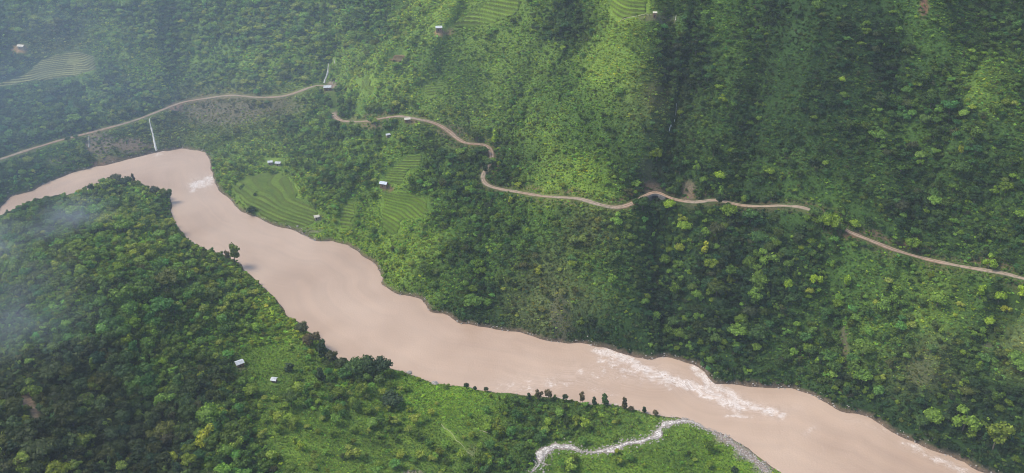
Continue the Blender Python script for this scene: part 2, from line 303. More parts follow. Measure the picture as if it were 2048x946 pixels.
m = (P2[:, 0] > RW[:, 0].min() - 25) & (P2[:, 0] < RW[:, 0].max() + 25) & (P2[:, 1] > RW[:, 1].min() - 25) & (P2[:, 1] < RW[:, 1].max() + 25)
dr, ar = polydist(P2[m], RW[:, :2]); cumr = np.concatenate([[0], np.cumsum(np.linalg.norm(np.diff(RW[:, :2], axis=0), axis=1))])
zr = np.interp(ar, cumr, RW[:, 2]); kk = 1 - sstep(3.5, 16, dr)
hh = H.ravel().copy(); hh[m] = hh[m] * (1 - kk) + (zr - .25) * kk; H = hh.reshape(H.shape)
cvm = np.stack(project(RW)[:2], 1); cvm = (cvm[:, 0] > 1290) & (cvm[:, 0] < 1332); CL = RW[cvm, :2]; ct = np.gradient(CL, axis=0); ct /= np.linalg.norm(ct, axis=1)[:, None]
dc, _ = polydist(P2[m], CL + np.stack([ct[:, 1], -ct[:, 0]], 1) * 7.0); hh[m] -= 7.0 * np.exp(-(dc / 4.2)**2); H = hh.reshape(H.shape)
ROADD = np.full(len(P2), 99.0); ROADD[m] = dr; ROADD = ROADD.reshape(H.shape)
ROADZ = np.zeros(len(P2)); ROADZ[m] = zr; ROADZ = ROADZ.reshape(H.shape)

# ------------------------------------------------------------------ terraced fields (polygons read off the photograph), the ground is sunk under them
FIELDS = [
 (0, [(462,375),(490,352),(530,345),(562,342),(590,365),(600,395),(640,420),(628,450),(600,458),(540,442),(502,424),(474,398)], L_, L_, 1.25, 'light green terraced field filling the river bend below the two white roofs'),
 (1, [(762,352),(782,330),(812,308),(850,305),(842,330),(818,345),(802,372),(776,370)], LY, L_, 1.15, 'steep light green terraces climbing above the tin roofed hut'),
 (2, [(764,378),(812,380),(842,392),(858,396),(862,420),(840,436),(806,440),(798,470),(768,470),(762,420)], Y_, LY, 1.15, 'bright green curved terraces fanning out below the tin roofed hut'),
 (3, [(690,404),(712,398),(712,430),(704,455),(676,462),(674,430)], LY, L_, 1.2, 'small yellow green terraces on the bank left of the tin roofed hut'),
 (4, [(1213,-12),(1298,-12),(1296,28),(1262,34),(1236,42),(1222,30)], LY, L_, 1.9, 'striped green terraces high on the ridge at the top edge'),
 (5, [(884,58),(925,34),(985,-8),(1055,-8),(1030,30),(985,48),(930,56)], LY, L_, 2.6, 'green stepped ridge field beside the white roofed hilltop hut'),
 (6, [(-10,164),(45,146),(80,120),(120,106),(160,102),(190,112),(200,140),(150,152),(100,160),(60,164),(-10,176)], T_, (.13,.15,.06), 1.1, 'dry tan terraces in the hazy upper left valley'),
 (7, [(776,122),(790,104),(806,97),(816,102),(812,112),(800,126)], (.26,.20,.11), (.18,.12,.07), 2.4, 'small brown ploughed terraces above the road'),
 (8, [(714,160),(735,150),(748,158),(748,186),(738,196),(724,186)], LY, (.16,.17,.04), 1.3, 'yellow green terraces right of the stream hut'),
 (9, [(846,166),(870,158),(890,166),(880,186),(858,196),(844,186)], LY, L_, 1.2, 'little light green terraces above the road bend'),
 (10,[(470,770),(470,770),(470,770)], Y_, Y_, 1.0, '')][:-1]
FIELD_G = []
Hs = H.copy()
for _ in range(10):
    Hs[1:-1, 1:-1] = (Hs[:-2, 1:-1] + Hs[2:, 1:-1] + Hs[1:-1, :-2] + Hs[1:-1, 2:]) / 4
for fid, poly, c1, c2, step, lab in FIELDS:
    W = cast(*np.array(resample(np.array(poly + poly[:1], float), 6)).T, Hs)[:, :2]
    m = inside(P2[:, 0], P2[:, 1], W); dB, _ = polydist(P2[m], W)
    hh = H.ravel().copy(); hh[m] = hh[m] * 0 + Hs.ravel()[m] - sstep(0, 5, dB) * step * 1.6; H = hh.reshape(H.shape)
    FIELD_G.append((fid, W, c1, c2, step, lab))

# ------------------------------------------------------------------ terrain sheet: polar grid, finer near the camera
NA, NR = 640, 700
az = np.linspace(R(-56), R(54), NA); rr = 150 * (1740 / 150.0) ** (np.linspace(0, 1, NR))
AZ, RR = np.meshgrid(az, rr); TX = RR * np.sin(AZ); TY = RR * np.cos(AZ)
TZ = sample(H, TX, TY); TSD = sample(SD, TX, TY)
idx = np.arange(NA * NR).reshape(NR, NA)
quads = np.stack([idx[:-1, :-1], idx[:-1, 1:], idx[1:, 1:], idx[1:, :-1]], -1).reshape(-1, 4)
TV = np.stack([TX, TY, TZ], -1).reshape(-1, 3)
quads = quads[:, ::-1] if False else quads
me = mesh_np('ground', TV, quads)
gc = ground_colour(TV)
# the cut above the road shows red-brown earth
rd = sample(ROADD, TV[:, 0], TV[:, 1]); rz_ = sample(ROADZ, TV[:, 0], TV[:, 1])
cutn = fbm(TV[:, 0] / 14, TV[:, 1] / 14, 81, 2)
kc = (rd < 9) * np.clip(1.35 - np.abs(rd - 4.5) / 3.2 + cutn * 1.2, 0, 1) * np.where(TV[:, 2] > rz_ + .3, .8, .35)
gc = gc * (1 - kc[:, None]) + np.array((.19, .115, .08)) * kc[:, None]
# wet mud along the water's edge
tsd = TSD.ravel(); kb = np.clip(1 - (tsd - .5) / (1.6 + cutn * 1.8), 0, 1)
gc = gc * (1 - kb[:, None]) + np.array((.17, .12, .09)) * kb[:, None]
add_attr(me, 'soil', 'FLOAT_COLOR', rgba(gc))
g = G('ground_cover'); at = g.attr('soil'); p = g.pos(); n1 = g.noise(.9, 6, p, .7); n2 = g.noise(.17, 4, p)
c = g.mix(.85, at.outputs['Color'], g.ramp(n1.outputs[0], [(.3, (.45,.45,.42)), (.52, (1,1,1)), (.72, (1.5,1.45,1.2))]), 'MULTIPLY')
c = g.mix(.7, c, g.ramp(n2.outputs[0], [(.35, (.65,.7,.7)), (.65, (1.25,1.2,1.05))]), 'MULTIPLY')
g.bsdf(c, .95, .08, g.bump(n1.outputs[0], .9, .9)); M_GROUND = g.m
tagit(link('ground', me, M_GROUND), 'steep green valley sides and meadows either side of the muddy river', kind='structure')

# ------------------------------------------------------------------ river
sel = tsd[quads].min(1) < 4
ids = np.unique(quads[sel]); remap = -np.ones(len(TV), int); remap[ids] = np.arange(len(ids))
RV = TV[ids].copy(); ru_, rv_, rdz = project(np.stack([RV[:, 0], RV[:, 1], RV[:, 0] * 0], 1))
dFr, sFr = polydist(RV[:, :2], farW)
RAPID_GLARE = [([(1195,698),(1240,712),(1290,738),(1340,758),(1395,775),(1440,795),(1480,815)], 17, 1.0),([(1390,735),(1420,765),(1460,790),(1500,812),(1560,828)], 15, .9),([(1010,778),(1080,770),(1150,755),(1210,745),(1290,755)], 26, .55),([(1200,720),(1260,745),(1340,772)], 14, .7),
 ([(1450,832),(1505,834)], 4, .9),([(1560,825),(1600,815)], 10, .35),([(1690,838),(1740,850),(1790,868)], 8, .5),([(1610,868),(1630,855)], 7, .6),([(1810,885),(1850,905),(1900,930),(1940,946)], 12, .75),
 ([(385,372),(405,366),(420,360)], 15, 1.0),([(398,380),(412,395)], 9, .5),([(255,318),(300,312),(340,306)], 6, .6),([(424,335),(426,355)], 5, .7),([(10,405),(60,390),(110,372)], 5, .4),([(1180,775),(1230,790)], 10, .5),([(700,500),(760,560)],3,.0)]  # first two strokes: white glare on the bend, painted as foam
foam_glare = np.zeros(len(RV))
for L, wd, s in RAPID_GLARE:
    d, _ = polydist(np.stack([ru_, rv_ * 1.0], 1), np.array(L, float)); foam_glare = np.maximum(foam_glare, s * np.exp(-(d / wd)**2))
edge = np.exp(-np.maximum(-tsd[ids] - .4, 0) / 1.1) * .62
foam_glare = np.maximum(foam_glare, edge * np.clip(.35 + fbm(sFr / 12, sFr * 0, 91, 2) * 1.6, 0, 1))
wv = fbm(RV[:, 0] / 3.2, RV[:, 1] / 3.2, 95, 3)
RV[:, 2] = wv * (.05 + .45 * np.clip(foam_glare, 0, 1) * (tsd[ids] < -2)) + fbm(RV[:, 0] / 14, RV[:, 1] / 14, 97, 2) * .12 * (tsd[ids] < -2)
mr = mesh_np('river', RV, remap[quads[sel]])
add_attr(mr, 'foam_glare', 'FLOAT', foam_glare); add_attr(mr, 'flow', 'FLOAT_VECTOR', np.stack([sFr, dFr, sFr * 0], 1))
g = G('muddy_water'); p = g.pos(); fl = g.attr('flow').outputs['Vector']; fo = g.attr('foam_glare').outputs['Fac']
mp = g.n('ShaderNodeMapping'); mp.inputs['Scale'].default_value = (.07, .5, 1); g.l(fl, mp.inputs[0])
st = g.noise(1.0, 5, mp.outputs[0], .6); sw = g.noise(.012, 3, p); rip = g.noise(.8, 5, p, .65)
mp2 = g.n('ShaderNodeMapping'); mp2.inputs['Scale'].default_value = (.36, .95, 1); g.l(fl, mp2.inputs[0]); fn = g.noise(1.0, 5, mp2.outputs[0], .6)
fn.inputs['Distortion'].default_value = 2.2
base = g.mix(g.math('MULTIPLY', st.outputs[0], .5), (.41,.28,.192), (.54,.385,.28))
base = g.mix(g.ramp(sw.outputs[0], [(.35, (0,0,0)), (.65, (1,1,1))]), base, (.565,.41,.295))
mp3 = g.n('ShaderNodeMapping'); mp3.inputs['Scale'].default_value = (.010, .13, 1); g.l(fl, mp3.inputs[0]); cu = g.noise(1.0, 4, mp3.outputs[0], .6); cu.inputs['Distortion'].default_value = .6
base = g.mix(.32, base, g.ramp(cu.outputs[0], [(.32, (.84,.84,.85)), (.68, (1.14,1.12,1.09))]), 'MULTIPLY')
fil = g.math('SUBTRACT', 1.0, g.math('MULTIPLY', g.math('ABSOLUTE', g.math('SUBTRACT', fn.outputs[0], .5)), 11.0)); fil.node.use_clamp = True
pat = g.noise(.16, 5, p, .75); thr = g.math('MULTIPLY', g.math('SUBTRACT', g.math('ADD', g.math('MULTIPLY', fo, 1.0), g.math('MULTIPLY', pat.outputs[0], 2.4)), 1.79), 2.6); thr.node.use_clamp = True
k = g.math('MULTIPLY', fil, thr); k = g.math('ADD', k, g.math('MULTIPLY', g.math('MULTIPLY', thr, thr), .04)); k.node.use_clamp = True
k = g.math('MAXIMUM', k, 0.0)
c = g.mix(g.math('MULTIPLY', k, .85), g.mix(g.math('MULTIPLY', fo, .55), base, g.mix(g.ramp(fn.outputs[0], [(.38, (0,0,0)), (.62, (1,1,1))]), (.36,.25,.175), (.68,.53,.42))), (.90,.83,.76))
g.bsdf(c, g.math('ADD', g.math('MULTIPLY', k, .4), .38), .28, g.bump(g.math('ADD', rip.outputs[0], g.math('MULTIPLY', k, .12)), .35, .5)); M_WATER = g.m
tagit(link('river', mr, M_WATER), 'wide muddy pink brown river winding through the valley', kind='structure')

# ------------------------------------------------------------------ ribbons: road, streams, footpath
def ribbon(name, L3, width, mat, label, kind=None, cat=None, wn=.12, cross=5, lift=.12, snap=False, crown=.0, jit=0):
    L3 = resample(L3, 2.0); t = np.gradient(L3[:, :2], axis=0); t /= np.linalg.norm(t, axis=1)[:, None] + 1e-9
    nrm = np.stack([-t[:, 1], t[:, 0]], 1); n = len(L3); s = np.arange(n) * 2.0
    wid = width * (1 + wn * vnoise(s / 9, s * 0 + .5, 120 + len(name)) * 2) if np.isscalar(width) else np.interp(np.linspace(0, 1, n), np.linspace(0, 1, len(width)), width) * (1 + wn * 2 * vnoise(s / 7, s * 0 + .5, 130))
    V = []; A = []; wl_ = 1 + wn * 2.2 * fbm(s / 6, s * 0 + .5, 131, 3); wr_ = 1 + wn * 2.2 * fbm(s / 6, s * 0 + 7.5, 133, 3)
    for k in range(cross):
        a = k / (cross - 1) * 2 - 1
        xy = L3[:, :2] + nrm * (wid * a / 2 * np.clip(np.where(a < 0, wl_, wr_), .25, 3))[:, None]
        z = (sample(H, xy[:, 0], xy[:, 1]) + lift) if snap else L3[:, 2] + lift
        z = z - (abs(a) > .99) * .3 + (1 - a * a) * crown + (rng.random(n) - .5) * jit
        V.append(np.stack([xy[:, 0], xy[:, 1], z], 1)); A.append(np.stack([s, np.full(n, a), wid], 1))
    V = np.stack(V, 1).reshape(-1, 3); A = np.stack(A, 1).reshape(-1, 3)
    i = np.arange(n * cross).reshape(n, cross)
    F = np.stack([i[:-1, :-1], i[1:, :-1], i[1:, 1:], i[:-1, 1:]], -1).reshape(-1, 4)
    me = mesh_np(name, V, F); add_attr(me, 'track', 'FLOAT_VECTOR', A)
    return tagit(link(name, me, mat), label, cat, None, kind)
g = G('road_dirt'); p = g.pos(); tr = g.attr('track').outputs['Vector']; sx = g.n('ShaderNodeSeparateXYZ'); g.l(tr, sx.inputs[0])
ab = g.math('ABSOLUTE', sx.outputs[1]); trk = g.math('ABSOLUTE', g.math('SUBTRACT', ab, .42)); n = g.noise(.5, 5, p); n2 = g.noise(.03, 2, p)
rc = g.mix(g.ramp(n2.outputs[0], [(.42, (0,0,0)), (.6, (1,1,1))]), (.27,.165,.105), (.27,.22,.16))
rc = g.mix(g.ramp(trk, [(.12, (1,1,1)), (.3, (0,0,0))]), rc, (.40,.29,.205))
rc = g.mix(g.ramp(n.outputs[0], [(.5, (0,0,0)), (.75, (.8,.8,.8))]), rc, (.12,.12,.06))
g.bsdf(rc, .95, .1, g.bump(n.outputs[0], .5, .2)); M_ROAD = g.m
ruv0 = np.stack(project(RW)[:2], 1); iA = int(np.argmin(((ruv0 - [655, 168])**2).sum(1))); iB = int(np.argmin(((ruv0 - [664, 224])**2).sum(1)))
ribbon('dirt_road', RW[:iA], 3.6, M_ROAD, 'upper left dirt road above the river bend, ending at the stream hut', kind='structure', lift=.12)
ribbon('dirt_road', RW[iB:], 3.8, M_ROAD, 'narrow brown dirt road winding along the far hillside', kind='structure', lift=.12)
g = G('white_water'); p = g.pos(); tr = g.attr('track').outputs['Vector']; mp = g.n('ShaderNodeMapping'); mp.inputs['Scale'].default_value = (.35, 3.5, 0); g.l(tr, mp.inputs[0])
n = g.noise(1.0, 5, mp.outputs[0], .65); g.bsdf(g.ramp(n.outputs[0], [(.3, (.34,.33,.30)), (.5, (.55,.53,.47)), (.65, (.74,.73,.69))]), .4, .4, g.bump(n.outputs[0], .6, .3)); M_WHITE = g.m
g = G('gravel'); p = g.pos(); n = g.noise(1.1, 6, p, .8); n2 = g.noise(.25, 3, p)
c = g.mix(.8, g.ramp(n.outputs[0], [(.3, (.12,.10,.085)), (.5, (.34,.285,.24)), (.68, (.56,.49,.43))]), g.ramp(n2.outputs[0], [(.3, (.7,.7,.7)), (.7, (1.2,1.15,1.1))]), 'MULTIPLY')
g.bsdf(c, .9, .15, g.bump(n.outputs[0], 1, .5)); M_GRAVEL = g.m
M_TORRENT = flat_noise_mat('torrent', (.26,.21,.17), (.95,.88,.80), 1.1, .6, .3, .8, .5)
FALLS = [([(299,238),(301,252),(306,270),(309,285),(313,303)], 1.0, 'tall white waterfall dropping from the left road to the river'),
 ([(178,272),(178,284),(178,296)], .6, 'faint thin waterfall below the far left end of the road'),
 ([(668,118),(669,128)], .7, 'tiny cascade highest above the stream hut'),
 ([(657,128),(656,140),(654,150),(650,160),(648,167)], 1.1, 'short white cascade ending above the stream hut'),
 ([(1353,208),(1352,220),(1351,232)], .45, 'thin waterfall thread in the dark ravine above the road'),
 ([(1349,240),(1343,252),(1338,264)], .5, 'lower pale cascade in the ravine above the culvert'),
 ([(1352,32),(1351,42)], .5, 'small white thread of water near the top of the ravine')]
for L, wd, lab in FALLS:
    W = castl(L); ribbon('waterfall', resample(W, 1.5), wd, M_WHITE, lab, None, 'waterfall', .45, 4, .5, True, .2)
STREAM = [(1062,946),(1078,930),(1082,912),(1092,900),(1112,893),(1140,893),(1165,903),(1190,905),(1222,897),(1252,887),(1290,881),(1312,873),(1318,858),(1330,848),(1352,843),(1378,842),(1402,850)]
SW = resample(castl(STREAM), 2)
ribbon('stream', SW, [1.9,3.2,3.2,2.1,.7,1.7,2.1,2.5,2.6,3.0,4.5], M_TORRENT, 'rushing pale side stream running over grey stones to the river', kind='structure', lift=.22, snap=True, wn=.9, cross=7, jit=.4)
ribbon('gravel_bed', SW, [3.8,5.6,6,4,2.2,3.6,4.2,4.6,4.9,5.4,7.5], M_GRAVEL, 'grey gravel bed along the side stream', kind='structure', lift=.08, snap=True, wn=.55, cross=7, jit=.15)
ribbon('gravel_bed', castl([(1082,925),(1100,932),(1105,915),(1098,903)]), 2.2, M_GRAVEL, 'loop of pale gravel at the lower end of the stream', kind='structure', lift=.12, snap=True, wn=.4, jit=.15)
ribbon('gravel_bed', castl([(1395,850),(1425,862),(1455,880),(1490,905),(1520,928),(1545,955)]), [1.5,3,4.5,5,5], flat_noise_mat('bank_gravel', (.16,.12,.09), (.42,.33,.27), .9, .95, .1, 1, .4), 'brown gravel beach on the near bank below the stream mouth', kind='structure', lift=.18, snap=True, wn=.35, jit=.15)
M_PATH = flat_noise_mat('path_earth', (.22,.24,.11), (.46,.41,.28), .6)
ribbon('footpath', castl([(882,848),(890,858),(897,860),(905,868),(913,882),(921,886),(930,897),(934,904),(946,911),(950,921)]), .5, M_PATH, 'thin pale footpath slanting down the near meadow', kind='structure', lift=.3, snap=True, wn=.7, cross=3)
ribbon('footpath', castl([(958,861),(970,863),(980,868)]), .6, M_PATH, 'short pale footpath beside the dark bushes in the near meadow', kind='structure', lift=.3, snap=True, wn=.5, cross=3)
ribbon('footpath', castl([(1240,42),(1265,34),(1290,30),(1303,30)]), .9, M_PATH, 'faint path from the top terraces to the ridge', kind='structure', lift=.4, snap=True, wn=.4, cross=3)

# ------------------------------------------------------------------ terraces: one child per level
g = G('terrace_crop'); p = g.pos(); tc = g.attr('crop').outputs['Color']; rs = g.attr('riser').outputs['Color']; tv = g.attr('level').outputs['Fac']
fr = g.math('FRACT', tv); n = g.noise(.7, 5, p, .7); n2 = g.noise(.12, 2, p)
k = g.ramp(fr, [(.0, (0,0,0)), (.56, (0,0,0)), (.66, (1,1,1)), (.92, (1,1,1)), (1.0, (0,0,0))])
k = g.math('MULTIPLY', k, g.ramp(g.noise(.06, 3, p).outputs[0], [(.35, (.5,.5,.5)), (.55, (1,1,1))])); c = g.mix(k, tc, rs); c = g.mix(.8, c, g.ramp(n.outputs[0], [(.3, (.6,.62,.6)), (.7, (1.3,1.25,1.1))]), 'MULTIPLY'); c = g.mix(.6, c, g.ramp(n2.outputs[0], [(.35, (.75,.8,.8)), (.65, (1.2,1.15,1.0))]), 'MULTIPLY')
g.bsdf(c, .9, .1, g.bump(n.outputs[0], .6, .4)); M_TER = g.m
for fid, W, c1, c2, step, lab in FIELD_G:
    x0, y0 = W.min(0); x1, y1 = W.max(0); rs_ = .8 if fid in (0, 1, 2, 3) else 1.1
    ax = np.arange(x0, x1, rs_); ay = np.arange(y0, y1, rs_); AX, AY = np.meshgrid(ax, ay); sh = AX.shape
    q = np.stack([AX.ravel(), AY.ravel()], 1); ok = inside(q[:, 0], q[:, 1], W); dB, _ = polydist(q, W)
    dB = dB + fbm(q[:, 0] / 6, q[:, 1] / 6, 140 + fid, 2) * 3.0
    z = sample(Hs, q[:, 0], q[:, 1]) + 1.0 * fbm(q[:, 0] / 30, q[:, 1] / 30, 150 + fid, 3) * step
    tl = z / step; f = tl - np.floor(tl); zs = step * (np.floor(tl) + sstep(.62, .96, f)) + .15
    zs = zs - 3.5 * (1 - sstep(0, 1.6, dB))
    cell = (ok & (dB > -.5)).reshape(sh); cm = cell[:-1, :-1] & cell[1:, :-1] & cell[:-1, 1:] & cell[1:, 1:]
    ii = np.arange(len(q)).reshape(sh); Q = np.stack([ii[:-1, :-1], ii[:-1, 1:], ii[1:, 1:], ii[1:, :-1]], -1)[cm]
    if len(Q) == 0: continue
    lev = np.floor(tl[Q].mean(1) + .05).astype(int); V = np.stack([q[:, 0], q[:, 1], zs], 1)
    cen = V[Q[:, 0]].mean(0); root = empty('terraced_field', tuple(cen)); tagit(root, lab, 'terraced field', 'terraced fields on the hillsides')
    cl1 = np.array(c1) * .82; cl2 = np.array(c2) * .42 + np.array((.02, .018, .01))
    for lv in np.unique(lev):
        F = Q[lev == lv]
        if len(F) < 6: continue
        iu = np.unique(F); rm = np.zeros(len(q), int); rm[iu] = np.arange(len(iu))
        me = mesh_np('terrace', V[iu] - cen, rm[F]); jit = 1 + .45 * (random.random() - .5)
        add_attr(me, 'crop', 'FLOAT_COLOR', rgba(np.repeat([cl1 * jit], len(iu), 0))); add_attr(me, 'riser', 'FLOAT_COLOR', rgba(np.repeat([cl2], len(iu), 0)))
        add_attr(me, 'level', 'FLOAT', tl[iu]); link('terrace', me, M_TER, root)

# ------------------------------------------------------------------ pixel masks that keep trees off the things the photograph shows
MW, MH = 1024, 473
mu, mv = np.meshgrid((np.arange(MW) + .5) * 2, (np.arange(MH) + .5) * 2); mpx = np.stack([mu.ravel(), mv.ravel()], 1)
def near_line(L, wd):
    L = np.array(L, float); m = (mpx[:, 0] > L[:, 0].min()-wd) & (mpx[:, 0] < L[:, 0].max()+wd) & (mpx[:, 1] > L[:, 1].min()-wd) & (mpx[:, 1] < L[:, 1].max()+wd)
    o = np.zeros(len(mpx), bool); d, _ = polydist(mpx[m], L); o[m] = d < wd; return o
ruv = np.stack(project(RW)[:2], 1); keep = np.zeros(len(mpx), bool)
hid = lambda u, v: (640 < u < 690 and 172 < v < 226) or (975 < u < 992 and 312 < v < 330) or (958 < u < 980 and 318 < v < 344) or (1266 < u < 1284) or (1430 < u < 1441) or (1622 < u < 1678)
seg = [];
for a in ruv:
    if hid(*a):
        if len(seg) > 1: keep |= near_line(seg, 5.0)
        seg = []
    else: seg.append(a)
if len(seg) > 1: keep |= near_line(seg, 5.0)
for L, wd, lab in FALLS: keep |= near_line(L, 3)
keep |= near_line(STREAM, 11) | near_line([(1395,848),(1455,878),(1530,935)], 10) | near_line([(885,850),(946,913)], 5)
for f in FIELDS: keep |= inside(mpx[:, 0], mpx[:, 1], np.array(f[1], float))
HUTS = [  # u, v, width, depth, wall height, yaw, roof, wall, label
 (480,731,5.0,4.2,2.6,.6,'white','brown','white tin roofed hut with brown walls, left of the bright green clearing'),
 (549,763,3.2,3.0,2.0,-.2,'white','brown','tiny white roofed shelter just below the bright green clearing'),
 (768,372,6.6,4.6,2.8,-.3,'tin','brown','tin roofed hut at the head of the curved green terraces'),
 (634,438,4.2,3.4,2.6,.3,'cream','mud','cream hut at the edge of the field in the river bend'),
 (541,328,4.2,3.6,2.4,.2,'white','mud','left one of two white roofs above the river bend field'),
 (557,330,5.0,3.6,2.4,-.1,'white','mud','right one of two white roofs above the river bend field'),
 (656,180,8.0,5.4,3.4,.1,'white','brown','white roofed hut below the cascade where the left road ends'),
 (878,61,6.0,4.6,3.0,.1,'white','brown','white roofed hilltop hut beside the stepped ridge field'),
 (815,243,5.0,3.6,2.6,.2,'cream','brown','cream roofed hut on the lower edge of the road above the bend'),
 (44,97,7.5,4.5,2.8,-.2,'cream','mud','small hut on the orange bare patch in the hazy upper left'),
 (1309,34,3.0,2.6,3.6,0,'cream','brown','small lone hut on the ridge right of the top terraces'),
 (776,273,3.6,2.8,2.0,.4,'white','mud','half hidden pale roof in the trees below the road')]
hutm = np.zeros(len(mpx), bool)
for hu in HUTS: hutm |= inside(mpx[:, 0], mpx[:, 1], np.array([(hu[0]-11, hu[1]-13), (hu[0]+11, hu[1]-13), (hu[0]+10, hu[1]+7), (hu[0]-10, hu[1]+7)], float))
keep2img = (keep | hutm).reshape(MH, MW)
keep |= inside(mpx[:, 0], mpx[:, 1], np.array([(498,706),(520,696),(548,692),(585,708),(604,734),(590,748),(560,756),(512,748)], float)) | inside(mpx[:, 0], mpx[:, 1], np.array([(44,788),(62,786),(70,810),(86,832),(72,836),(56,816)], float))
keep |= hutm; hutimg = hutm.reshape(MH, MW)
keepimg = keep.reshape(MH, MW)
RIVPX = np.array(FARB[3:-2] + NEARB[3:-2][::-1], float); watimg = inside(mpx[:, 0], mpx[:, 1], RIVPX).reshape(MH, MW)
def look(img, u, v):
    i = np.clip((v / 2).astype(int), 0, MH-1); j = np.clip((u / 2).astype(int), 0, MW-1)
    r = img[i, j]; return r & (u > 0) & (u < PW) & (v > 0) & (v < PH)

# ------------------------------------------------------------------ foliage
g = G('foliage'); tn = g.attr('tint', 'INSTANCER').outputs['Color']; lf = g.attr('leaf').outputs['Fac']
oi = g.n('ShaderNodeObjectInfo'); rnd = oi.outputs['Random']
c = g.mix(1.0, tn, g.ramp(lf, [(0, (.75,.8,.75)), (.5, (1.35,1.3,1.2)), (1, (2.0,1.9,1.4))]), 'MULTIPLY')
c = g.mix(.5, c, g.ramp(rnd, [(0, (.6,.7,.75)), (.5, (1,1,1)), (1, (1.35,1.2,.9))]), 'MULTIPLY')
b = g.bsdf(c, .62, .22); tl_ = g.n('ShaderNodeBsdfTranslucent'); g.l(g.mix(1.0, c, (1.1,1.25,.6), 'MULTIPLY'), tl_.inputs[0])
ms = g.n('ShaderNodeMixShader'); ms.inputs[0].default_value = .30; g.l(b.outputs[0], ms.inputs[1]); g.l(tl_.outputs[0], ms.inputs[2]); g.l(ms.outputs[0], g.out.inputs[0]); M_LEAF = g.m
M_BARK = flat_noise_mat('bark', (.10,.085,.065), (.2,.17,.13), 3)
def ico(): 
    bm = bmesh.new(); bmesh.ops.create_icosphere(bm, subdivisions=1, radius=1); V = np.array([v.co[:] for v in bm.verts]); F = np.array([[v.index for v in f.verts] for f in bm.faces]); bm.free(); return V, F
IV, IF = ico()
def crown_mesh(name, lobes, nleaf, leaf, seed):
    """lobes: (cx, cy, cz, rx, ry, rz). Dark irregular cores covered with many leaf sprays set at odd angles."""
    r = np.random.default_rng(seed); V = []; F = []; A = []; nv = 0
    area = np.array([l[3] * l[4] for l in lobes]); cnt = np.maximum(6, (nleaf * area / area.sum()).astype(int))
    for (cx, cy_, cz, rx, ry, rz), n in zip(lobes, cnt):
        q = IV * (1 + .22 * (r.random((len(IV), 1)) - .5)) * np.array([rx, ry, rz]) * .80 + np.array([cx, cy_, cz])
        V.append(q); F.append(IF + nv); A.append(np.full(len(q), .32)); nv += len(q)  # cores darker than the sprays: the crown's inner shade put into colour
        d = r.normal(size=(n, 3)); d[:, 2] = np.abs(d[:, 2]) * 1.0 - .35; d /= np.linalg.norm(d, axis=1)[:, None]
        ctr = d * np.array([rx, ry, rz]) * (.86 + .26 * r.random((n, 1))) + np.array([cx, cy_, cz])
        nr = d + r.normal(size=(n, 3)) * .55; nr /= np.linalg.norm(nr, axis=1)[:, None]
        a = np.cross(nr, r.normal(size=(n, 3))); a /= np.linalg.norm(a, axis=1)[:, None] + 1e-9; bb = np.cross(nr, a)
        sz = leaf * (.6 + .8 * r.random((n, 1)))
        k0 = ctr + a * sz; k1 = ctr + bb * sz * .75 + nr * sz * .1; k2 = ctr - a * sz * .9 - nr * sz * .25; k3 = ctr - bb * sz * .7
        q = np.stack([k0, k1, k2, k3], 1).reshape(-1, 3); i = np.arange(n)[:, None] * 4 + nv
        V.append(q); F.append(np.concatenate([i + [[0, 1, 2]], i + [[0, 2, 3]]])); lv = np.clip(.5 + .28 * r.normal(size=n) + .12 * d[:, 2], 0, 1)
        A.append(np.repeat(lv, 4)); nv += 4 * n
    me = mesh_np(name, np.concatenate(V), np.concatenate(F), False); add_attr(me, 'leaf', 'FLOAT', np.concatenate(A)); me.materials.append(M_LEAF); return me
def lobes_for(kind, seed):
    r = random.Random(seed); L = []
    if kind == 'round':
        L.append((0, 0, .62, .36, .36, .30))
        for k in range(6): a = k * 1.05 + r.random() * .5; q = .25 + .1 * r.random(); L.append((q*math.cos(a), q*math.sin(a), .50 + .2*r.random(), .22 + .06*r.random(), .22, .2))
    elif kind == 'spreading':
        for k in range(9): a = k * .7 + r.random() * .5; q = .16 + .32 * r.random(); L.append((q*math.cos(a), q*math.sin(a), .62 + .22*r.random(), .20 + .07*r.random(), .2, .13))
    elif kind == 'lobed':
        for k in range(8): a = r.random() * 6.3; q = .36 * r.random()**.6; L.append((q*math.cos(a), q*math.sin(a), .34 + .5*r.random(), .17 + .08*r.random(), .18, .17))
    elif kind == 'upright':
        for k in range(6): a = r.random() * 6.3; q = .09 * r.random(); L.append((q*math.cos(a), q*math.sin(a), .28 + k * .13, .17 - .015*k, .17 - .015*k, .14))
    elif kind == 'palm':
        for k in range(9): a = k * .7; L.append((.22*math.cos(a), .22*math.sin(a), .84 - .05*(k % 2), .13, .09, .05))
    return L
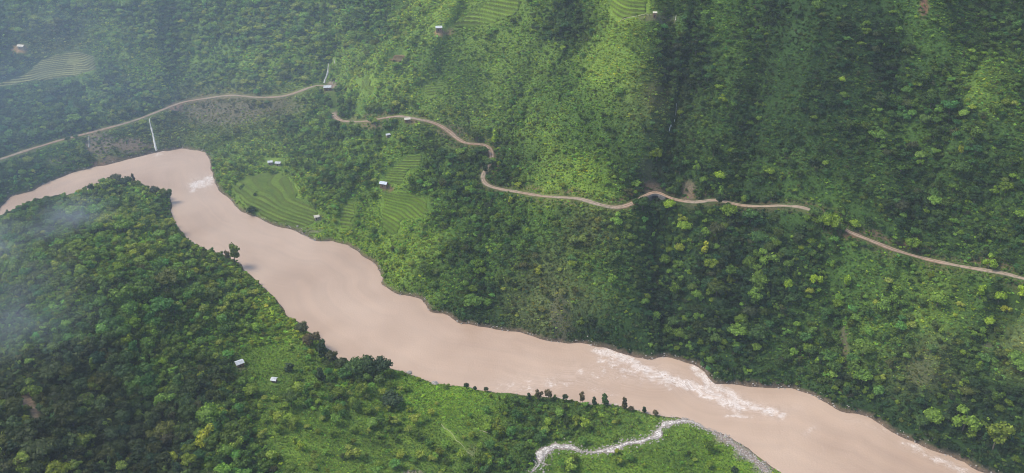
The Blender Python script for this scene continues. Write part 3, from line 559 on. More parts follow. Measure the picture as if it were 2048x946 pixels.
def trunk_mesh(kind, seed):
    r = random.Random(seed); bm = bmesh.new(); top = .7 if kind != 'palm' else .85
    def limb(a, b_, ra, rb, n=6):
        d = (b_ - a).normalized(); s = d.orthogonal().normalized(); t = d.cross(s); c0 = []; c1 = []
        for k in range(n):
            an = k * 2 * math.pi / n; o = s * math.cos(an) + t * math.sin(an); c0.append(bm.verts.new(a + o * ra)); c1.append(bm.verts.new(b_ + o * rb))
        for k in range(n): bm.faces.new((c0[k], c0[(k+1) % n], c1[(k+1) % n], c1[k]))
        bm.faces.new(c1)
    p0 = Vector((0, 0, -.15)); p1 = Vector((.02, .01, .3)); p2 = Vector((.0, .03, top))
    limb(p0, p1, .032, .022); limb(p1, p2, .022, .010)
    if kind != 'palm' and kind != 'upright':
        for k in range(4): a = k * 1.6 + r.random(); limb(p1, Vector((.25*math.cos(a), .25*math.sin(a), .55 + .1*r.random())), .014, .006, 5)
    me = bpy.data.meshes.new('trunk'); bm.to_mesh(me); bm.free(); me.materials.append(M_BARK); return me
KINDS = ['round', 'spreading', 'lobed', 'upright', 'round', 'lobed', 'spreading', 'palm']
NLEAF = [420, 420, 420, 300, 420, 420, 420, 160]
PROTO = []
for k, kd in enumerate(KINDS):
    PROTO.append((crown_mesh('crown', lobes_for(kd, 40 + k), NLEAF[k], .055 if kd != 'palm' else .09, 60 + k), trunk_mesh(kd, 80 + k), kd))
def add_tree(name, base, hgt, wid, kidx, tint, label, cat='tree', group=None, yaw=None):
    cm, tm, kd = PROTO[kidx]; root = empty(name, tuple(base), random.random() * 6.28 if yaw is None else yaw)
    ws = wid / (.95 if kd in ('round', 'lobed') else .98 if kd == 'spreading' else .40 if kd == 'upright' else .7)
    root.scale = (ws, ws, hgt / .93)
    tagit(root, label, cat, group); c_ = link('crown', cm, None, root); c_['tint'] = [float(q) for q in tint]; link('trunk', tm, None, root)
    return root

# --- hand placed trees: u, v(base), crown width px, height px, kind, tint, label
YG = (.24,.34,.032); YO = (.25,.28,.036); LG = (.14,.23,.04); DG = (.04,.068,.03); BG = (.13,.105,.06); MG = (.075,.13,.035)
HT = [(1683,168,13,15,0,YG,'bright yellow green tree standing alone high on the dark right hillside'),
(1750,285,30,24,1,LG,'light green spreading tree midway up the right hillside'),(1920,308,14,20,5,YO,'yellow green tree near the right edge above the road, right hillside'),(1870,310,18,14,4,LG,'light green round tree left of the yellow one on the right hillside'),
(1438,362,22,20,0,YG,'upper yellow green tree beside the gap in the dirt road'),(1440,400,14,26,3,LG,'slim light green tree standing in the gap of the dirt road'),(1392,345,14,26,5,LG,'light green tree above the bare earth scar by the road'),(1406,368,15,16,0,LG,'low light green tree between the earth scar and the road gap'),
(1338,420,24,22,0,YG,'bright yellow green tree just below the stone culvert'),(1364,444,20,16,5,YO,'upper of two yellow green trees below the road, right of the culvert'),(1368,460,26,18,0,YG,'lower of two yellow green trees below the road, right of the culvert'),(1412,478,22,22,2,LG,'light green tree in the dark wood below the road gap'),
(1535,530,40,34,5,LG,'large light green lobed tree in the dark wood below the road'),(1508,545,20,20,0,LG,'small light green tree left of the large lobed one'),(1358,505,18,20,0,YO,'yellow green tree beside the ravine below the road'),(1410,508,14,26,3,YO,'slim pale yellow tree in the wood below the road'),
(1510,612,34,34,2,LG,'light green tree in the middle of the dark wood above the river'),(1392,600,20,22,0,LG,'upper light green tree on the dark slope above the rapids'),(1398,640,22,20,5,LG,'middle light green tree on the dark slope above the rapids'),(1475,678,36,30,1,LG,'wide light green tree on the slope above the rapids'),
(1574,580,18,24,0,YG,'yellow green round tree left of the trio on the lower right slope'),(1632,570,24,28,5,YG,'tall yellow green tree of the trio on the lower right slope'),(1618,590,16,16,0,YO,'small low tree of the trio on the lower right slope'),(1690,575,20,28,2,YG,'yellow green lobed tree at the edge of the scrub on the right slope'),(1665,588,14,14,0,LG,'small light tree next to the lobed one on the right slope'),
(1768,618,42,34,5,LG,'big pale yellow green tree in the scrub on the right slope'),(1873,612,36,30,0,LG,'round light green tree in the scrub left of the yellow pair'),(1840,612,18,16,4,MG,'small mid green tree beside the round one in the right scrub'),
(1959,598,22,28,2,YG,'left tree of the yellow pair below the road at right'),(1996,606,24,26,0,YG,'right tree of the yellow pair below the road at right'),(2012,625,20,18,5,YO,'small yellow green tree under the yellow pair'),(2040,600,30,30,2,YG,'yellow green tree at the right edge just below the road'),(1976,538,26,32,5,YG,'yellow green tree overhanging the dirt road at right'),(1976,652,20,20,0,YG,'bright yellow green tree lowest below the yellow pair'),
(1310,642,20,20,4,LG,'light green tree right beside the ravine above the river'),(1345,655,24,22,4,MG,'mid green tree right of the ravine above the river'),(1222,572,24,26,2,LG,'light green tree left of the ravine, mid slope'),(1076,548,18,18,5,YO,'yellow green tree on the brownish slope above the river'),(1290,612,16,18,0,LG,'small light green tree left of the ravine near the river'),
(945,614,32,22,1,LG,'spreading light green tree above the river narrows'),(975,612,18,16,0,LG,'small light tree right of the spreading one above the river'),(930,575,16,16,0,LG,'light green tree uphill of the spreading one above the river'),(1430,688,22,20,4,MG,'mid green round tree close above the rapids'),(1722,702,28,24,4,LG,'light green round tree low on the right slope'),
(1925,862,50,52,5,LG,'light green tall tree low at right, left of the biggest yellow one'),(1986,898,56,58,2,(.15,.20,.03),'biggest yellow green tree, at the lower right corner'),(1862,848,34,36,0,LG,'light green tree of the close pair above the lower right bank'),(1839,858,26,32,4,MG,'darker tree of the close pair above the lower right bank'),(2040,735,50,24,1,LG,'light green spreading tree at the right edge, low slope'),
(445,838,24,26,0,YO,'small yellow green tree in the dark near forest, right of the larger yellow one'),(412,888,44,42,5,YO,'larger olive yellow tree in the dark near forest'),(345,925,26,24,0,YO,'low olive yellow tree near the bottom edge'),(300,880,22,20,4,(.12,.13,.03),'dull olive tree in the dark near forest left of the yellow ones'),
(470,526,30,40,2,(.12,.16,.03),'ragged yellow green tree leaning over the river from the near bank'),(455,522,16,22,2,BG,'brownish tree on the near bank beside the ragged one'),
(990,290,12,30,3,YG,'slim bright yellow green tree above the curl of the road'),(896,360,12,18,0,YG,'yellow green tree left of the hidden road bend'),(1270,372,20,10,1,LG,'low light green tree left of the culvert'),(1100,440,16,18,5,LG,'light green tree below the long straight of the road'),(1020,410,14,18,2,YO,'yellow green tree just below the road near its sharp bend'),(1040,500,20,20,5,LG,'light green tree on the slope between road and river'),(725,330,20,16,0,LG,'light green tree left of the hut terraces'),
(1248,820,12,28,3,BG,'tall thin brown tree standing against the river'),(1262,822,10,12,0,BG,'small brown tree right of the tall thin one'),(1209,808,14,22,3,MG,'pointed green tree on the near bank left of the tall thin one'),(1165,806,16,26,2,BG,'brownish two stemmed tree on the near bank'),(1188,806,10,14,3,DG,'small dark tree between the pointed and the brownish ones'),
(1096,800,16,26,0,BG,'brown round topped tree on the near bank, right of the ragged pair'),(1079,800,18,24,2,BG,'ragged brown tree on the near bank at the left end of the row'),(1058,800,10,16,3,DG,'dark pointed bush tree at the left end of the bank row'),(1130,802,12,16,4,DG,'small dark tree mid row on the near bank'),(1288,826,9,14,3,DG,'small dark upright tree toward the stream mouth'),(1310,832,12,14,0,BG,'last brown bush tree before the stream mouth'),
(933,777,10,14,0,DG,'tiny dark tree on the meadow bank, left one'),(950,779,8,9,0,DG,'tiny dark tree on the meadow bank, middle one'),(972,783,10,10,4,DG,'tiny dark tree on the meadow bank, right one'),
(712,752,40,38,4,MG,'mid green tree at the left end of the bank clump'),(738,750,40,42,0,(.05,.085,.03),'tallest round tree of the clump by the river, centre'),(768,750,36,38,4,DG,'dark tree at the right end of the bank clump'),
(606,668,26,24,4,(.07,.085,.04),'greyish green tree leaning over the near bank'),(626,690,34,36,5,BG,'brown tinged large tree on the near bank'),(646,716,22,36,3,DG,'dark upright tree on the near bank beside the brown tinged one'),(665,728,24,28,4,(.055,.065,.03),'dusky tree on the near bank left of the clump'),(684,740,26,28,0,(.055,.075,.03),'dusky green tree just left of the bank clump'),
(270,372,8,24,3,BG,'thin brown topped tree on the point of the near hill'),(340,396,16,20,2,MG,'tree at the right tip of the near hill'),(312,392,18,20,4,(.07,.08,.035),'brownish tree on the notch of the near hill'),(185,386,12,20,0,DG,'dark round tree at the left of the hilltop'),(232,368,30,18,4,(.08,.085,.04),'brownish crowned tree on top of the near hill'),(255,372,22,20,0,DG,'dark tree beside the thin brown topped one'),(160,392,14,14,0,YO,'yellow tinged tree at the left shoulder of the near hill'),
(786,812,44,26,4,DG,'lone dark bush tree in the bright meadow'),(580,742,18,18,3,DG,'small dark tree in the green clearing'),(642,762,18,26,3,DG,'dark pointed tree right of the green clearing'),(978,336,18,20,4,MG,'mid green tree hiding the road just below its curl'),(970,346,16,16,2,DG,'dark tree hiding the road above its sharp bend'),(985,328,14,14,0,LG,'small light tree on the curl of the road'),(1272,410,16,14,0,MG,'mid green tree covering the road left of the culvert'),(1628,436,26,22,4,MG,'first of three trees covering the road at right'),(1652,446,26,22,0,LG,'lighter middle one of three trees covering the road at right'),(1676,464,24,24,5,MG,'last of three trees covering the road at right'),(1436,412,16,26,4,DG,'dark tree cutting the dirt road in two')]
HTW = []
for (u, v, wpx, hpx, kx, tint, lab) in HT:
    P = cast(np.array([float(u)]), np.array([float(v)]))[0]
    for _ in range(8):
        if sample(SD, P[0], P[1]) > .6: break
        v += 2.5; hpx += 2; P = cast(np.array([float(u)]), np.array([float(v)]))[0]
    dz = float(project(P[None])[2][0]); mpp = dz / FPX
    HTW.append((P, lab))
    add_tree('bankside_tree' if tint in (BG,) else 'yellow_green_tree' if tint in (YG, YO) else 'hillside_tree', (P[0], P[1], P[2] - .2), hpx * mpp * 1.08, wpx * mpp, kx, tint, lab)
HTP = np.array([p[0] for p in HTW])

# --- scattered woodland
def scatter(spacing_of, x0, x1, y0, y1, base, seed):
    r = np.random.default_rng(seed); ax = np.arange(x0, x1, base); ay = np.arange(y0, y1, base); A, B = np.meshgrid(ax, ay)
    A = A.ravel() + (r.random(A.size) - .5) * base * 1.1; B = B.ravel() + (r.random(B.size) - .5) * base * 1.1
    z = sample(H, A, B); s = sample(SD, A, B); P = np.stack([A, B, z], 1); u, v, dz = project(P)
    ok = (s > 1.0) & (u > -90) & (u < PW + 90) & (v > -110) & (v < PH + 160) & (dz > 100)
    rd = sample(ROADD, A, B); ok &= rd > 3.4
    return P[ok], u[ok], v[ok], dz[ok], s[ok]
def visible(P, lift):
    Q = P + np.array([0, 0, 1.0]) * lift[:, None]; d = Q - EYE; ok = np.ones(len(P), bool)
    for t in np.linspace(.35, .985, 60):
        q = EYE + d * t; ok &= q[:, 2] > sample(H, q[:, 0], q[:, 1]) - 1.0
    return ok
def blocked(P, u, v, dz, hgt, wid, seed, wtol=5.0):
    r = np.random.default_rng(seed); s = FPX / dz; top = hgt * s * cp; hw = wid * s * .45
    b = look(keepimg, u, v) | look(keepimg, u, v - top) | look(keepimg, u, v - top*.5) | look(keepimg, u - hw, v - top*.6) | look(keepimg, u + hw, v - top*.6)
    b &= r.random(len(u)) < .96
    for a_, c_ in ((0, 0), (0, .35), (0, .7), (0, 1), (-1, .5), (1, .5), (-.6, .85), (.6, .85)): b |= look(hutimg, u + a_ * hw, v - top * c_)
    tol = wtol + r.random(len(u))**3 * 12 + 9 * ((u > 1040) & (u < 1330) & (v > 770))
    wv_ = look(watimg, u, v - top + tol) | look(watimg, u - hw, v - top*.7 + tol) | look(watimg, u + hw, v - top*.7 + tol)
    return b | wv_
P, u, v, dz, s_ = scatter(None, -900, 620, 200, 1250, 3.3, 5)
cv = cover(u, v); cv[:, 4] = np.minimum(cv[:, 4], 1.0) * np.where(dz > 480, .72, .78); cl = fbm(P[:, 0] / 26, P[:, 1] / 26, 161, 3); r0 = rng.random(len(P))
dens = cv[:, 3] * (1 + .9 * cl + .6 * sample(HOLLOW, P[:, 0], P[:, 1])) * (1 - np.clip(1.3 * bare_k(u, v - 6), 0, 1)); keepm = r0 < np.clip(dens, 0, 1) * .95
P, u, v, dz, s_, cv, cl = P[keepm], u[keepm], v[keepm], dz[keepm], s_[keepm], cv[keepm], cl[keepm]
n = len(P); hgt = np.clip(5.8 * np.exp(rng.normal(size=n) * .33) + 1.8 * cl, 2.6, 14) * np.exp(.42 * fbm(P[:, 0] / 45, P[:, 1] / 45, 261, 2)) * cv[:, 4] * (.55 + .45 * sstep(2, 12, s_)); wid = hgt * (.75 + .4 * rng.random(n))
kd = rng.choice([0, 1, 2, 4, 5, 6, 3, 7], n, p=[.2, .15, .17, .15, .14, .11, .05, .03])
wid = np.where(kd == 3, wid * .5, np.where(kd == 7, wid * .7, wid))
bad = blocked(P, u, v, dz, hgt, wid, 3)
dH = polydist(P[:, :2], HTP[:, :2])[0] * 0 + np.array([np.min(((HTP[:, :2] - p[:2])**2).sum(1))**.5 for p in P]); bad |= dH < 2.6
good = ~bad; P, u, v, dz, cv, cl, hgt, wid, kd, s_ = P[good], u[good], v[good], dz[good], cv[good], cl[good], hgt[good], wid[good], kd[good], s_[good]
n = len(P)
def tint_for(cv, P, seed, bright=.06, sat=1.0):
    pu, pv, _ = project(P); bright = bright * (1 + 1.2 * ((pu > 1320) & (pv > 380)))
    r = np.random.default_rng(seed); n = len(P); c = cv[:, :3].copy()
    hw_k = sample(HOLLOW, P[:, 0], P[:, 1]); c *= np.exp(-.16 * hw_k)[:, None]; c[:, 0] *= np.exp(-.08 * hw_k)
    lum = np.exp(r.normal(size=n) * .34 + .30 * fbm(P[:, 0] / 17, P[:, 1] / 17, seed + 3, 2)); c *= lum[:, None]
    hue = r.normal(size=n) * .14; c[:, 0] *= 1 + hue; c[:, 2] *= 1 - hue * 1.2
    yk = r.random(n) < bright; c[yk] = c[yk] * 1.35 + np.array((.07, .09, .0))
    bk = r.random(n) < .04; c[bk] = c[bk] * .6 + np.array((.035, .028, .018))
    lim = np.array((.26, .30, .06)) if seed == 171 else np.array((.5, .5, .5)); return np.clip(c, .008, lim)
tint = tint_for(cv, P, 171, .10)
size_px = wid * FPX / dz
top_v = v - hgt * cp * FPX / dz
cand = (u > 8) & (u < PW - 8) & (top_v > 4) & (v < PH - 2) & visible(P, hgt * .8)
# --- the 300 trees that show largest (scattered ones fill up to that number), each an object of its own
n_ind = 300 - len(HT); order = np.argsort(-np.where(cand, size_px * np.where(hgt > 3, 1, .3), 0)); pick = order[:n_ind]
rest = np.ones(n, bool); rest[pick] = False
LM = [('the brown walled hut', 480, 731), ('the green clearing', 540, 712), ('the pink landslide scar', 60, 810), ('the bank clump', 735, 735), ('the larger olive tree', 412, 870), ('the meadow footpath', 915, 880),
 ('the side stream', 1200, 900), ('the near hill crest', 250, 460), ('the biggest yellow tree', 1986, 870), ('the lower left corner', 20, 930), ('the lone bush tree', 786, 800), ('the tiny shelter', 549, 763), ('the bare streak', 1860, 760), ('the ragged bank tree', 474, 510),
 ('the left edge', 10, 640), ('the close pair', 1850, 840), ('the lower left shade', 240, 900), ('the meadow edge', 640, 930), ('the brown bank row', 1120, 795), ('the wide light tree', 1475, 668), ('the near forest centre', 260, 640), ('the forest hollow', 340, 760)]
def cword(c):
    l = c[1]; rg = c[0] / c[1]
    a = 'very dark' if l < .05 else 'dark' if l < .075 else 'mid' if l < .12 else 'light' if l < .2 else 'bright'
    return a + (' olive green' if rg > .68 else ' bluish green' if c[2] / c[1] > .48 else ' green')
SH = {'round': 'round', 'spreading': 'flat spreading', 'lobed': 'lumpy', 'upright': 'narrow', 'palm': 'feathery'}
ranks = {}
hs = np.sort(size_px[pick]); used = set(); LMX = 4
for i in pick:
    sz = size_px[i]; sw_ = 'small' if sz < hs[int(len(hs)*.25)] else 'big' if sz > hs[int(len(hs)*.75)] else 'medium'
    uu, vv = u[i], v[i] - hgt[i] * FPX / dz[i] * .5
    kdn = KINDS[kd[i]]; lms = sorted(LM, key=lambda q: (q[1]-uu)**2 + ((q[2]-vv)*1.3)**2)
    for q in lms[:LMX]:
        du, dv = uu - q[1], vv - q[2]; r_ = math.hypot(du, dv)
        dist = 'right by' if r_ < 30 else 'close' if r_ < 75 else '' if r_ < 140 else 'well'
        dirn = ('above' if dv < 0 else 'below') if abs(dv) > 2.2*abs(du) else ('left of' if du < 0 else 'right of') if abs(du) > 2.2*abs(dv) else ('up and ' if dv < 0 else 'down and ') + ('left of' if du < 0 else 'right of')
        if dist == 'right by': lab = f'{sw_} {cword(tint[i])} {SH[kdn]} tree right by {q[0]}'
        else: lab = f'{sw_} {cword(tint[i])} {SH[kdn]} tree {dist} {dirn} {q[0]}'.replace('  ', ' ').replace('flat spreading', 'spreading')
        if lab not in used: break
    used.add(lab); ranks.setdefault(lab, []).append(i)
for lab, iis in ranks.items():
    for i in iis:
        grp = 'trees of the near forest and banks'
        add_tree('forest_tree', (P[i, 0], P[i, 1], P[i, 2] - .2), hgt[i], wid[i], int(kd[i]), tint[i], lab, 'tree', grp)

# --- geometry node scatter objects (masses nobody could count)
protos_obj = []
seen_k = {}
for o in [q for q in col.objects if q.type == 'EMPTY']:
    for ch in o.children if False else []: pass
crown_src = {}; trunk_src = {}
for o in col.objects:
    if o.name.startswith('crown'): crown_src.setdefault(o.data.name, o)
    if o.name.startswith('trunk'): trunk_src.setdefault(o.data.name, o)
for k, (cm, tm, kdn) in enumerate(PROTO):
    if cm.name not in crown_src:      # every crown kind stands somewhere: put one by the lower right wood
        i = int(np.argmax(np.where(cand & rest & (kd == k), size_px, 0))); rest[i] = False
        add_tree('forest_tree', (P[i, 0], P[i, 1], P[i, 2] - .2), hgt[i], wid[i], k, tint[i], f'{cword(tint[i])} {SH[kdn]} tree standing out in the nearer forest', 'tree')
        for o in col.objects:
            if o.name.startswith('crown'): crown_src.setdefault(o.data.name, o)
            if o.name.startswith('trunk'): trunk_src.setdefault(o.data.name, o)
def mass(name, P, sx, sz, kd, tint, sources, label, seed):
    """one object: a point per plant; sources = list of lists of objects joined into one plant"""
    r = np.random.default_rng(seed); me = bpy.data.meshes.new(name); me.vertices.add(len(P)); me.vertices.foreach_set('co', np.asarray(P, np.float32).ravel())
    add_attr(me, 'scl', 'FLOAT_VECTOR', np.stack([sx, sx * (.85 + .3 * r.random(len(P))), sz], 1)); add_attr(me, 'rot', 'FLOAT_VECTOR', np.stack([(r.random(len(P)) - .5) * .25, (r.random(len(P)) - .5) * .25, r.random(len(P)) * 6.28], 1))
    add_attr(me, 'kd', 'INT', kd); add_attr(me, 'tint', 'FLOAT_COLOR', rgba(tint)); me.update()
    o = link(name, me); tagit(o, label, kind='stuff')
    ng = bpy.data.node_groups.new(name, 'GeometryNodeTree'); ng.interface.new_socket('Geometry', in_out='INPUT', socket_type='NodeSocketGeometry'); ng.interface.new_socket('Geometry', in_out='OUTPUT', socket_type='NodeSocketGeometry')
    N = ng.nodes; Lk = ng.links; gi = N.new('NodeGroupInput'); go = N.new('NodeGroupOutput'); jn = N.new('GeometryNodeJoinGeometry')
    def named(nm, ty): a = N.new('GeometryNodeInputNamedAttribute'); a.data_type = ty; a.inputs['Name'].default_value = nm; return a.outputs['Attribute']
    for k, srcs in enumerate(sources):
        if not (kd == k).any(): continue
        j2 = N.new('GeometryNodeJoinGeometry')
        for so_ in srcs:
            oi = N.new('GeometryNodeObjectInfo'); oi.transform_space = 'ORIGINAL'; oi.inputs['Object'].default_value = so_; oi.inputs['As Instance'].default_value = False; Lk.new(oi.outputs['Geometry'], j2.inputs[0])
        cmp_ = N.new('FunctionNodeCompare'); cmp_.data_type = 'INT'; cmp_.operation = 'EQUAL'; Lk.new(named('kd', 'INT'), cmp_.inputs[2]); cmp_.inputs[3].default_value = k
        ip = N.new('GeometryNodeInstanceOnPoints'); Lk.new(gi.outputs[0], ip.inputs['Points']); Lk.new(cmp_.outputs[0], ip.inputs['Selection']); Lk.new(j2.outputs[0], ip.inputs['Instance'])
        er = N.new('FunctionNodeEulerToRotation'); Lk.new(named('rot', 'FLOAT_VECTOR'), er.inputs[0]); Lk.new(er.outputs[0], ip.inputs['Rotation']); Lk.new(named('scl', 'FLOAT_VECTOR'), ip.inputs['Scale'])
        Lk.new(ip.outputs[0], jn.inputs[0])
    Lk.new(jn.outputs[0], go.inputs[0]); md = o.modifiers.new('scatter', 'NODES'); md.node_group = ng
    return o
ws_k = {'round': .95, 'lobed': .95, 'spreading': .98, 'upright': .40, 'palm': .7}
wk = np.array([ws_k[k] for k in KINDS])
src = [[crown_src[cm.name], trunk_src[tm.name]] for cm, tm, _ in PROTO]
Pr = P[rest].copy(); Pr[:, 2] -= .2
mass('forest', Pr, wid[rest] / wk[kd[rest]], hgt[rest] / .93, kd[rest], tint[rest], src, 'dense broadleaf forest covering both valley sides', 181)
print('trees in mass', rest.sum())

# --- undergrowth: shrubs
def shrub_mesh(name, seed, nl=130):
    r = random.Random(seed); L = [(.5*math.cos(a)*r.random(), .5*math.sin(a)*r.random(), .25 + .3*r.random(), .34 + .15*r.random(), .36, .3) for a in [k*1.5 for k in range(4)]]
    return crown_mesh(name, L, nl, .13, seed)
SHM = [shrub_mesh('foliage', 300 + k) for k in range(3)]
shr = [(513,392,11,DG,'dark bush in the upper part of the river bend field'),(503,424,15,DG,'dark rounded bush low in the river bend field'),(549,350,12,MG,'leafy bush in front of the two white roofs'),(486,378,12,MG,'bush at the upper left of the river bend field'),(1108,877,9,MG,'dark green bush on the inside of the stream bend'),(1230,915,10,DG,'rounded dark bush below the side stream'),(1468,942,12,DG,'dark bush at the lower end of the gravel beach')]
SHO = []
for k, (u_, v_, wpx, tt_, lab) in enumerate(shr):
    Pp = cast(np.array([float(u_)]), np.array([float(v_)]))[0]; o = link('bush', SHM[k % 3]); o.location = Pp; sc_ = wpx * 1.6 * float(project(Pp[None])[2][0]) / FPX / 1.6; o.scale = (sc_, sc_, sc_); o['tint'] = list(tt_); tagit(o, lab, 'bush'); SHO.append(o)
Ps, us, vs, dzs, ss = scatter(None, -900, 620, 200, 1250, 1.85, 6)
cs = cover(us, vs); cls = fbm(Ps[:, 0] / 12, Ps[:, 1] / 12, 191, 3); open_ = 1 - cs[:, 3]
isY = sstep(.15, .22, cs[:, 1])
k_ = rng.random(len(Ps)) < np.clip(.80 + .5 * cls - 1.15 * isY * (vs > 690), .02, 1) * (1 - .85 * np.clip(bare_k(us, vs), 0, 1))
Ps, us, vs, dzs, ss, cs, cls = Ps[k_], us[k_], vs[k_], dzs[k_], ss[k_], cs[k_], cls[k_]
ns = len(Ps); hs_ = (1.0 + 1.6 * rng.random(ns)**2 + .5 * cls) * (.6 + .4 * cs[:, 4]) * (.78 + .22 * cs[:, 3]); wss = hs_ * (.75 + .5 * rng.random(ns))
bd = blocked(Ps, us, vs, dzs, hs_, wss * 1.6, 4, 2.0); gd = ~bd
mass('undergrowth', Ps[gd] - [0, 0, .15], wss[gd], hs_[gd], rng.integers(0, 3, gd.sum()), tint_for(cs[gd] * [1.2, 1.18, 1.0, 1, 1], Ps[gd], 201, .05), [[o] for o in SHO[:3]], 'leafy shrubs and scrub filling the slopes between the trees', 202)
print('shrubs', gd.sum())
Pf, uf, vf, dzf, sf_ = scatter(None, -900, 620, 250, 1200, 1.55, 16)
cf = cover(uf, vf); kf = (uf > -20) & (uf < PW + 20) & (vf > -20) & (cf[:, 3] < .75) & (rng.random(len(Pf)) < .85 + .5 * fbm(Pf[:, 0] / 8, Pf[:, 1] / 8, 231, 2)) & ((vf < 690) | (uf > 1500))
kf &= ~look(keepimg, uf, vf) & ~look(watimg, uf, vf - 2) & (rng.random(len(Pf)) < 1 - .8 * bare_k(uf, vf)) & (sf_ > 1.5)
Pf = Pf[kf]; cf = cf[kf]; nf = len(Pf); hf = .45 + .55 * rng.random(nf)
mass('scrub', Pf - [0, 0, .12], hf * 1.25, hf, rng.integers(0, 3, nf), tint_for(cf * [1.3, 1.25, 1.0, 1, 1], Pf, 241, .05), [[o] for o in SHO[:3]], 'low ferny scrub and tall grass on the open slopes', 242)
print('scrub', nf)
# --- tufts of grass and low crops on the open meadows
def tuft_mesh(seed):
    r = np.random.default_rng(seed); V = []; F = []; A = []
    for k in range(16):
        a = r.random() * 6.28; d = np.array([math.cos(a), math.sin(a), 0]); s = np.array([-d[1], d[0], 0]); b0 = d * r.random() * .45; hgt_ = .5 + .5 * r.random(); t = b0 + d * .4 * r.random() + [0, 0, hgt_]
        V += [b0 - s * .13, b0 + s * .13, t]; F.append([3*k, 3*k+1, 3*k+2]); A += [float(r.random())] * 3
    me = mesh_np('blades', np.array(V), np.array(F), False); add_attr(me, 'leaf', 'FLOAT', np.array(A)); me.materials.append(M_LEAF); return me
Pg, ug, vg, dg, sg = scatter(None, -330, 330, 230, 560, 1.15, 9)
cg = cover(ug, vg); mk = (vg > 640) & (ug > 430) & (ug < 1600) & (rng.random(len(Pg)) < sstep(.07, .14, cg[:, 1])) & ~look(keep2img, ug, vg) & ~look(watimg, ug, vg)
tg = link('grass_clump', tuft_mesh(5)); Pp = cast(np.array([850.]), np.array([800.]))[0]; tg.location = Pp; tg.scale = (1.4, 1.4, 1.2); tg['tint'] = list(Y_); tagit(tg, 'clump of taller bright grass in the middle of the near meadow', 'grass')
Pg = Pg[mk]; cg = cg[mk]; ng_ = len(Pg)
sc_ = .55 + .6 * rng.random(ng_)
mass('grass', Pg, sc_ * 1.3, sc_ * .55, np.zeros(ng_, int), tint_for(cg * [.85, .9, .9, 1, 1], Pg, 211, .03), [[tg]], 'bright green grass and low crops on the near meadows', 212)
print('tufts', ng_)

# ------------------------------------------------------------------ stones of the side stream and the banks
def stone_mesh(seed):
    r = np.random.default_rng(seed); V = IV * (1 + .35 * (r.random((len(IV), 1)) - .5)) * np.array([1, .75 + .3*r.random(), .6]); return mesh_np('stone', V, IF, False)
M_STONE = flat_noise_mat('stone_grey', (.24,.21,.18), (.50,.45,.39), 1.2, .85, .2, .5, .2)
bl = [((870,768), 2.6, 'pale boulder on the meadow bank, larger right one'), ((818,746), 2.0, 'pale boulder on the meadow bank, smaller left one'), ((595,453), 1.3, 'small white boulder at the foot of the river bend field')]
STO = []
for k, ((u_, v_), s__, lab) in enumerate(bl):
    Pp = cast(np.array([float(u_)]), np.array([float(v_)]))[0]; o = link('boulder', stone_mesh(k + 3), M_STONE); o.location = Pp + [0, 0, .2]; o.scale = (s__,) * 3; o.rotation_euler = (.1, .2, k); tagit(o, lab, 'boulder'); STO.append(o)
pts = []
for L, spread, nn in ((SW, 3.2, 1000), (resample(castl([(1395,850),(1425,862),(1455,880),(1490,905),(1520,928),(1545,955)]), 2), 3.6, 600), (resample(castl([(560,458),(600,468),(632,482)]), 2), 1.5, 120)):
    i = rng.integers(0, len(L), nn); q = L[i, :2] + rng.normal(size=(nn, 2)) * spread * .6; pts.append(q)
fm = resample(farW, 1.0); fu, fv, _ = project(np.concatenate([fm, fm[:, :1] * 0], 1)); fm = fm[(fu > -20) & (fu < 2080) & (fv < 960)]; nmk = resample(nearW, 1.0); pts.append(fm[rng.integers(0, len(fm), 900)] + rng.normal(size=(900, 2)) * 1.2); pts.append(nmk[rng.integers(0, len(nmk), 500)] + rng.normal(size=(500, 2)) * 1.0)
q = np.concatenate(pts); zq = sample(H, q[:, 0], q[:, 1]); okq = sample(SD, q[:, 0], q[:, 1]) > -.8; q = q[okq]; zq = zq[okq]; nq = len(q)
sq = .22 + .5 * rng.random(nq)**3
mass('stones', np.stack([q[:, 0], q[:, 1], np.maximum(zq, -.1) + .12], 1), sq, sq, rng.integers(0, 3, nq), np.ones((nq, 3)), [[o] for o in STO], 'grey stones scattered along the side stream and gravel beach', 222)

# ------------------------------------------------------------------ huts
ROOFM = {'white': flat_noise_mat('roof_white', (.42,.43,.43), (.70,.70,.68), .8, .5, .4, .1), 'tin': flat_noise_mat('roof_tin', (.42,.47,.53), (.66,.70,.74), .6, .4, .5, .1), 'cream': flat_noise_mat('roof_cream', (.55,.48,.36), (.72,.66,.52), .8, .8, .2, .2)}
WALLM = {'brown': flat_noise_mat('wall_earth', (.22,.13,.085), (.32,.2,.13), .9), 'mud': flat_noise_mat('wall_mud', (.35,.26,.18), (.48,.38,.27), .9)}
M_DOOR = flat_noise_mat('door_wood', (.06,.045,.035), (.10,.075,.05), 2); M_DARK = flat_noise_mat('window_dark', (.02,.022,.025), (.04,.04,.045), 2, .3, .5)
def box_bm(bm, c, s):
    q = bmesh.ops.create_cube(bm, size=1)['verts']
    for v_ in q: v_.co = Vector((v_.co.x*s[0] + c[0], v_.co.y*s[1] + c[1], v_.co.z*s[2] + c[2]))
def fin(bm, name, mat, parent):
    me = bpy.data.meshes.new(name); bmesh.ops.recalc_face_normals(bm, faces=bm.faces); bm.to_mesh(me); bm.free(); return link(name, me, mat, parent)
